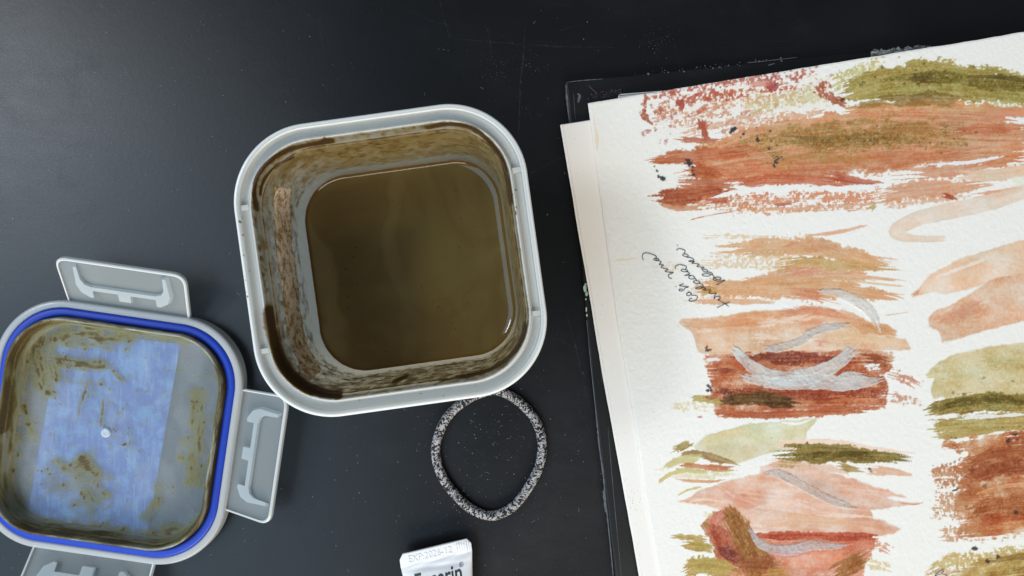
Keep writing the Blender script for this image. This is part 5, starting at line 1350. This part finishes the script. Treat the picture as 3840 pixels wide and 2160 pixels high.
# close the sheet: border skirt and underside
bi = np.concatenate([np.arange(nc), (np.arange(1, nr) * nc + nc - 1), ((nr - 1) * nc + np.arange(nc - 2, -1, -1)), (np.arange(nr - 2, 0, -1) * nc)])
VF = VT.reshape(-1, 3); skirt = VF[bi].copy(); skirt[:, 2] = ZS - 0.00095
allv = np.vstack([VF, skirt]); k0 = len(VF); nb = len(bi)
f1 = grid_faces(nr, nc)[:, ::-1]
j = np.arange(nb); f2 = np.stack([bi[j], bi[(j + 1) % nb], k0 + (j + 1) % nb, k0 + j], -1)
def painted_material():
    m, nt, out = mat('watercolour_on_paper'); co = objco(nt)
    at = N(nt, 'ShaderNodeAttribute', attribute_name='paint')
    gl = N(nt, 'ShaderNodeAttribute', attribute_name='gouache')
    n = noise(nt, 1500, 3, 0.65, co)
    c = mixc(nt, mapr(nt, n.outputs['Fac'], 0.35, 0.65, 0.0, 0.10), at.outputs['Color'], mixc(nt, 0.5, at.outputs['Color'], (0.02, 0.012, 0.01)))
    p = principled(nt, at.outputs['Color'], mapr(nt, gl.outputs['Fac'], 0, 1, 0.85, 0.42), 0.3)
    L(nt, bump(nt, n.outputs['Fac'], 0.35, 0.00012), p.inputs['Normal'])
    L(nt, p.outputs[0], out.inputs[0]); return m
root = empty('painted_sheet', (VF[0][0], VF[0][1], 0.006)); tag(root, 'white watercolour sheet covered in rust, olive and peach brush strokes', 'painting')
sheet = mesh_obj('paper', allv, np.vstack([f1, f2]), painted_material(), root)
Cf = np.clip(C.reshape(-1, 3), 0.003, 0.86)
attr_color(sheet, 'paint', np.vstack([Cf, np.ones((nb, 3)) * lin((243, 238, 226)) * 0.95]))
attr_float(sheet, 'gouache', np.concatenate([np.clip(HT.ravel(), 0, 1), np.zeros(nb)]))

# handwriting: pen lines traced on the paper
HWR = [
 [(1040, 1150), (1000, 1165), (985, 1195), (1010, 1210), (1060, 1205), (1110, 1180), (1138, 1140), (1120, 1110), (1060, 1100), (1020, 1100)],
 [(1030, 1065), (985, 1045), (945, 1070), (945, 1100), (985, 1108), (1030, 1070), (1010, 1050), (975, 1045), (985, 1030)],
 [(865, 990), (820, 990), (805, 1015), (850, 1022), (890, 1000), (920, 965), (960, 955), (975, 945), (950, 945), (900, 940), (830, 930), (810, 922), (850, 905), (890, 888)],
 [(745, 938), (752, 944)],
 [(675, 798), (630, 785), (608, 750), (625, 725), (680, 700), (700, 688), (640, 682), (550, 668), (590, 640), (605, 625), (540, 615), (475, 590), (510, 565), (520, 550), (470, 548), (445, 540), (480, 505), (465, 485), (430, 470)],
 [(430, 470), (375, 470), (342, 452), (365, 435), (420, 435), (438, 455), (410, 475), (385, 450), (380, 430), (395, 400), (370, 380), (300, 350), (220, 332), (160, 350), (137, 400), (155, 460)],
 [(1490, 1328), (1600, 1270), (1732, 1215)], [(1706, 1305), (1620, 1240), (1500, 1180)],
 [(1500, 1180), (1540, 1165), (1545, 1130), (1500, 1115), (1460, 1130), (1440, 1165), (1445, 1110), (1478, 1062), (1400, 1072), (1345, 1060), (1375, 1020), (1370, 1000), (1300, 1005), (1240, 1000), (1285, 985), (1270, 965)],
 [(1270, 965), (1210, 950), (1130, 955), (1102, 975), (1150, 990), (1210, 970), (1240, 930), (1225, 900), (1170, 885)],
 [(1170, 885), (1110, 890), (1065, 860), (1090, 835), (1150, 840), (1178, 860), (1150, 890), (1110, 895)], [(1120, 830), (1100, 800), (1075, 795), (1030, 808), (980, 785), (990, 755), (1040, 745), (1085, 770), (1075, 800)],
 [(1040, 745), (960, 735), (905, 745), (960, 725), (995, 705), (970, 680), (930, 675)],
 [(955, 665), (900, 675), (840, 655), (860, 632), (930, 635), (962, 660), (940, 680)], [(920, 630), (940, 590), (910, 565), (820, 545), (760, 560), (730, 595), (745, 620)],
 [(1475, 912), (1560, 870), (1635, 825), (1560, 840), (1480, 838), (1425, 815), (1440, 785), (1510, 770), (1565, 790), (1545, 810), (1480, 805), (1445, 780), (1430, 750), (1400, 720)],
 [(1400, 720), (1340, 750), (1260, 750), (1222, 732), (1260, 708), (1340, 710), (1400, 725), (1405, 700), (1350, 682), (1300, 675)],
 [(1325, 655), (1300, 680), (1230, 655), (1250, 632), (1310, 640), (1325, 665)], [(1225, 625), (1205, 620), (1260, 598), (1180, 585), (1125, 575), (1170, 540), (1100, 525), (1035, 520), (1080, 490), (1060, 475)],
 [(1080, 490), (1020, 492), (978, 482), (1020, 470), (1065, 475), (1065, 445), (1020, 420), (930, 408)],
 [(975, 385), (940, 405), (870, 375), (900, 348), (970, 375), (960, 400)], [(895, 345), (915, 300), (890, 275), (820, 256), (775, 265), (760, 290)], [(772, 190), (780, 196)]]
zi = ZS + 0.00040
M_ink = simple('grey_pen_ink', lin((58, 64, 68)), 0.6, 0.3)
WORDS = ((0, 4), (4, 6), (6, 15), (15, len(HWR)))
notes = [[([(2380 + x / 4.83, 880 + y / 4.83) for x, y in pts]) for pts in HWR[i:j]] for i, j in WORDS]
# the start of a second note at the lower edge
notes.append([[(3532, 2146), (3540, 2142), (3538, 2138), (3528, 2138), (3516, 2148), (3506, 2160), (3500, 2176)], [(3507, 2160), (3530, 2152), (3545, 2156), (3556, 2166), (3570, 2180)]])
for word in notes:
    HV, HF = [], []
    for pts in word:
        q = np.array([W(x, y, zi)[:2] for x, y in (catmull(pts, 7) if len(pts) > 2 else pts)])
        w = (2.5 if len(pts) > 2 else 4.5) * 1.225e-4
        k = len(HV); n_ = len(q)
        for i in range(n_):
            a = q[max(i - 1, 0)]; b = q[min(i + 1, n_ - 1)]; d = (b - a) / (np.linalg.norm(b - a) + 1e-12)
            ww = w * (0.85 + 0.3 * random.random())
            HV.append((q[i, 0] - d[1] * ww / 2, q[i, 1] + d[0] * ww / 2, zi + i * 2e-8)); HV.append((q[i, 0] + d[1] * ww / 2, q[i, 1] - d[0] * ww / 2, zi + i * 2e-8))
        HF += [(k + 2 * i, k + 2 * i + 1, k + 2 * i + 3, k + 2 * i + 2) for i in range(n_ - 1)]
    mesh_obj('handwriting', HV, HF, M_ink, root, smooth=False)
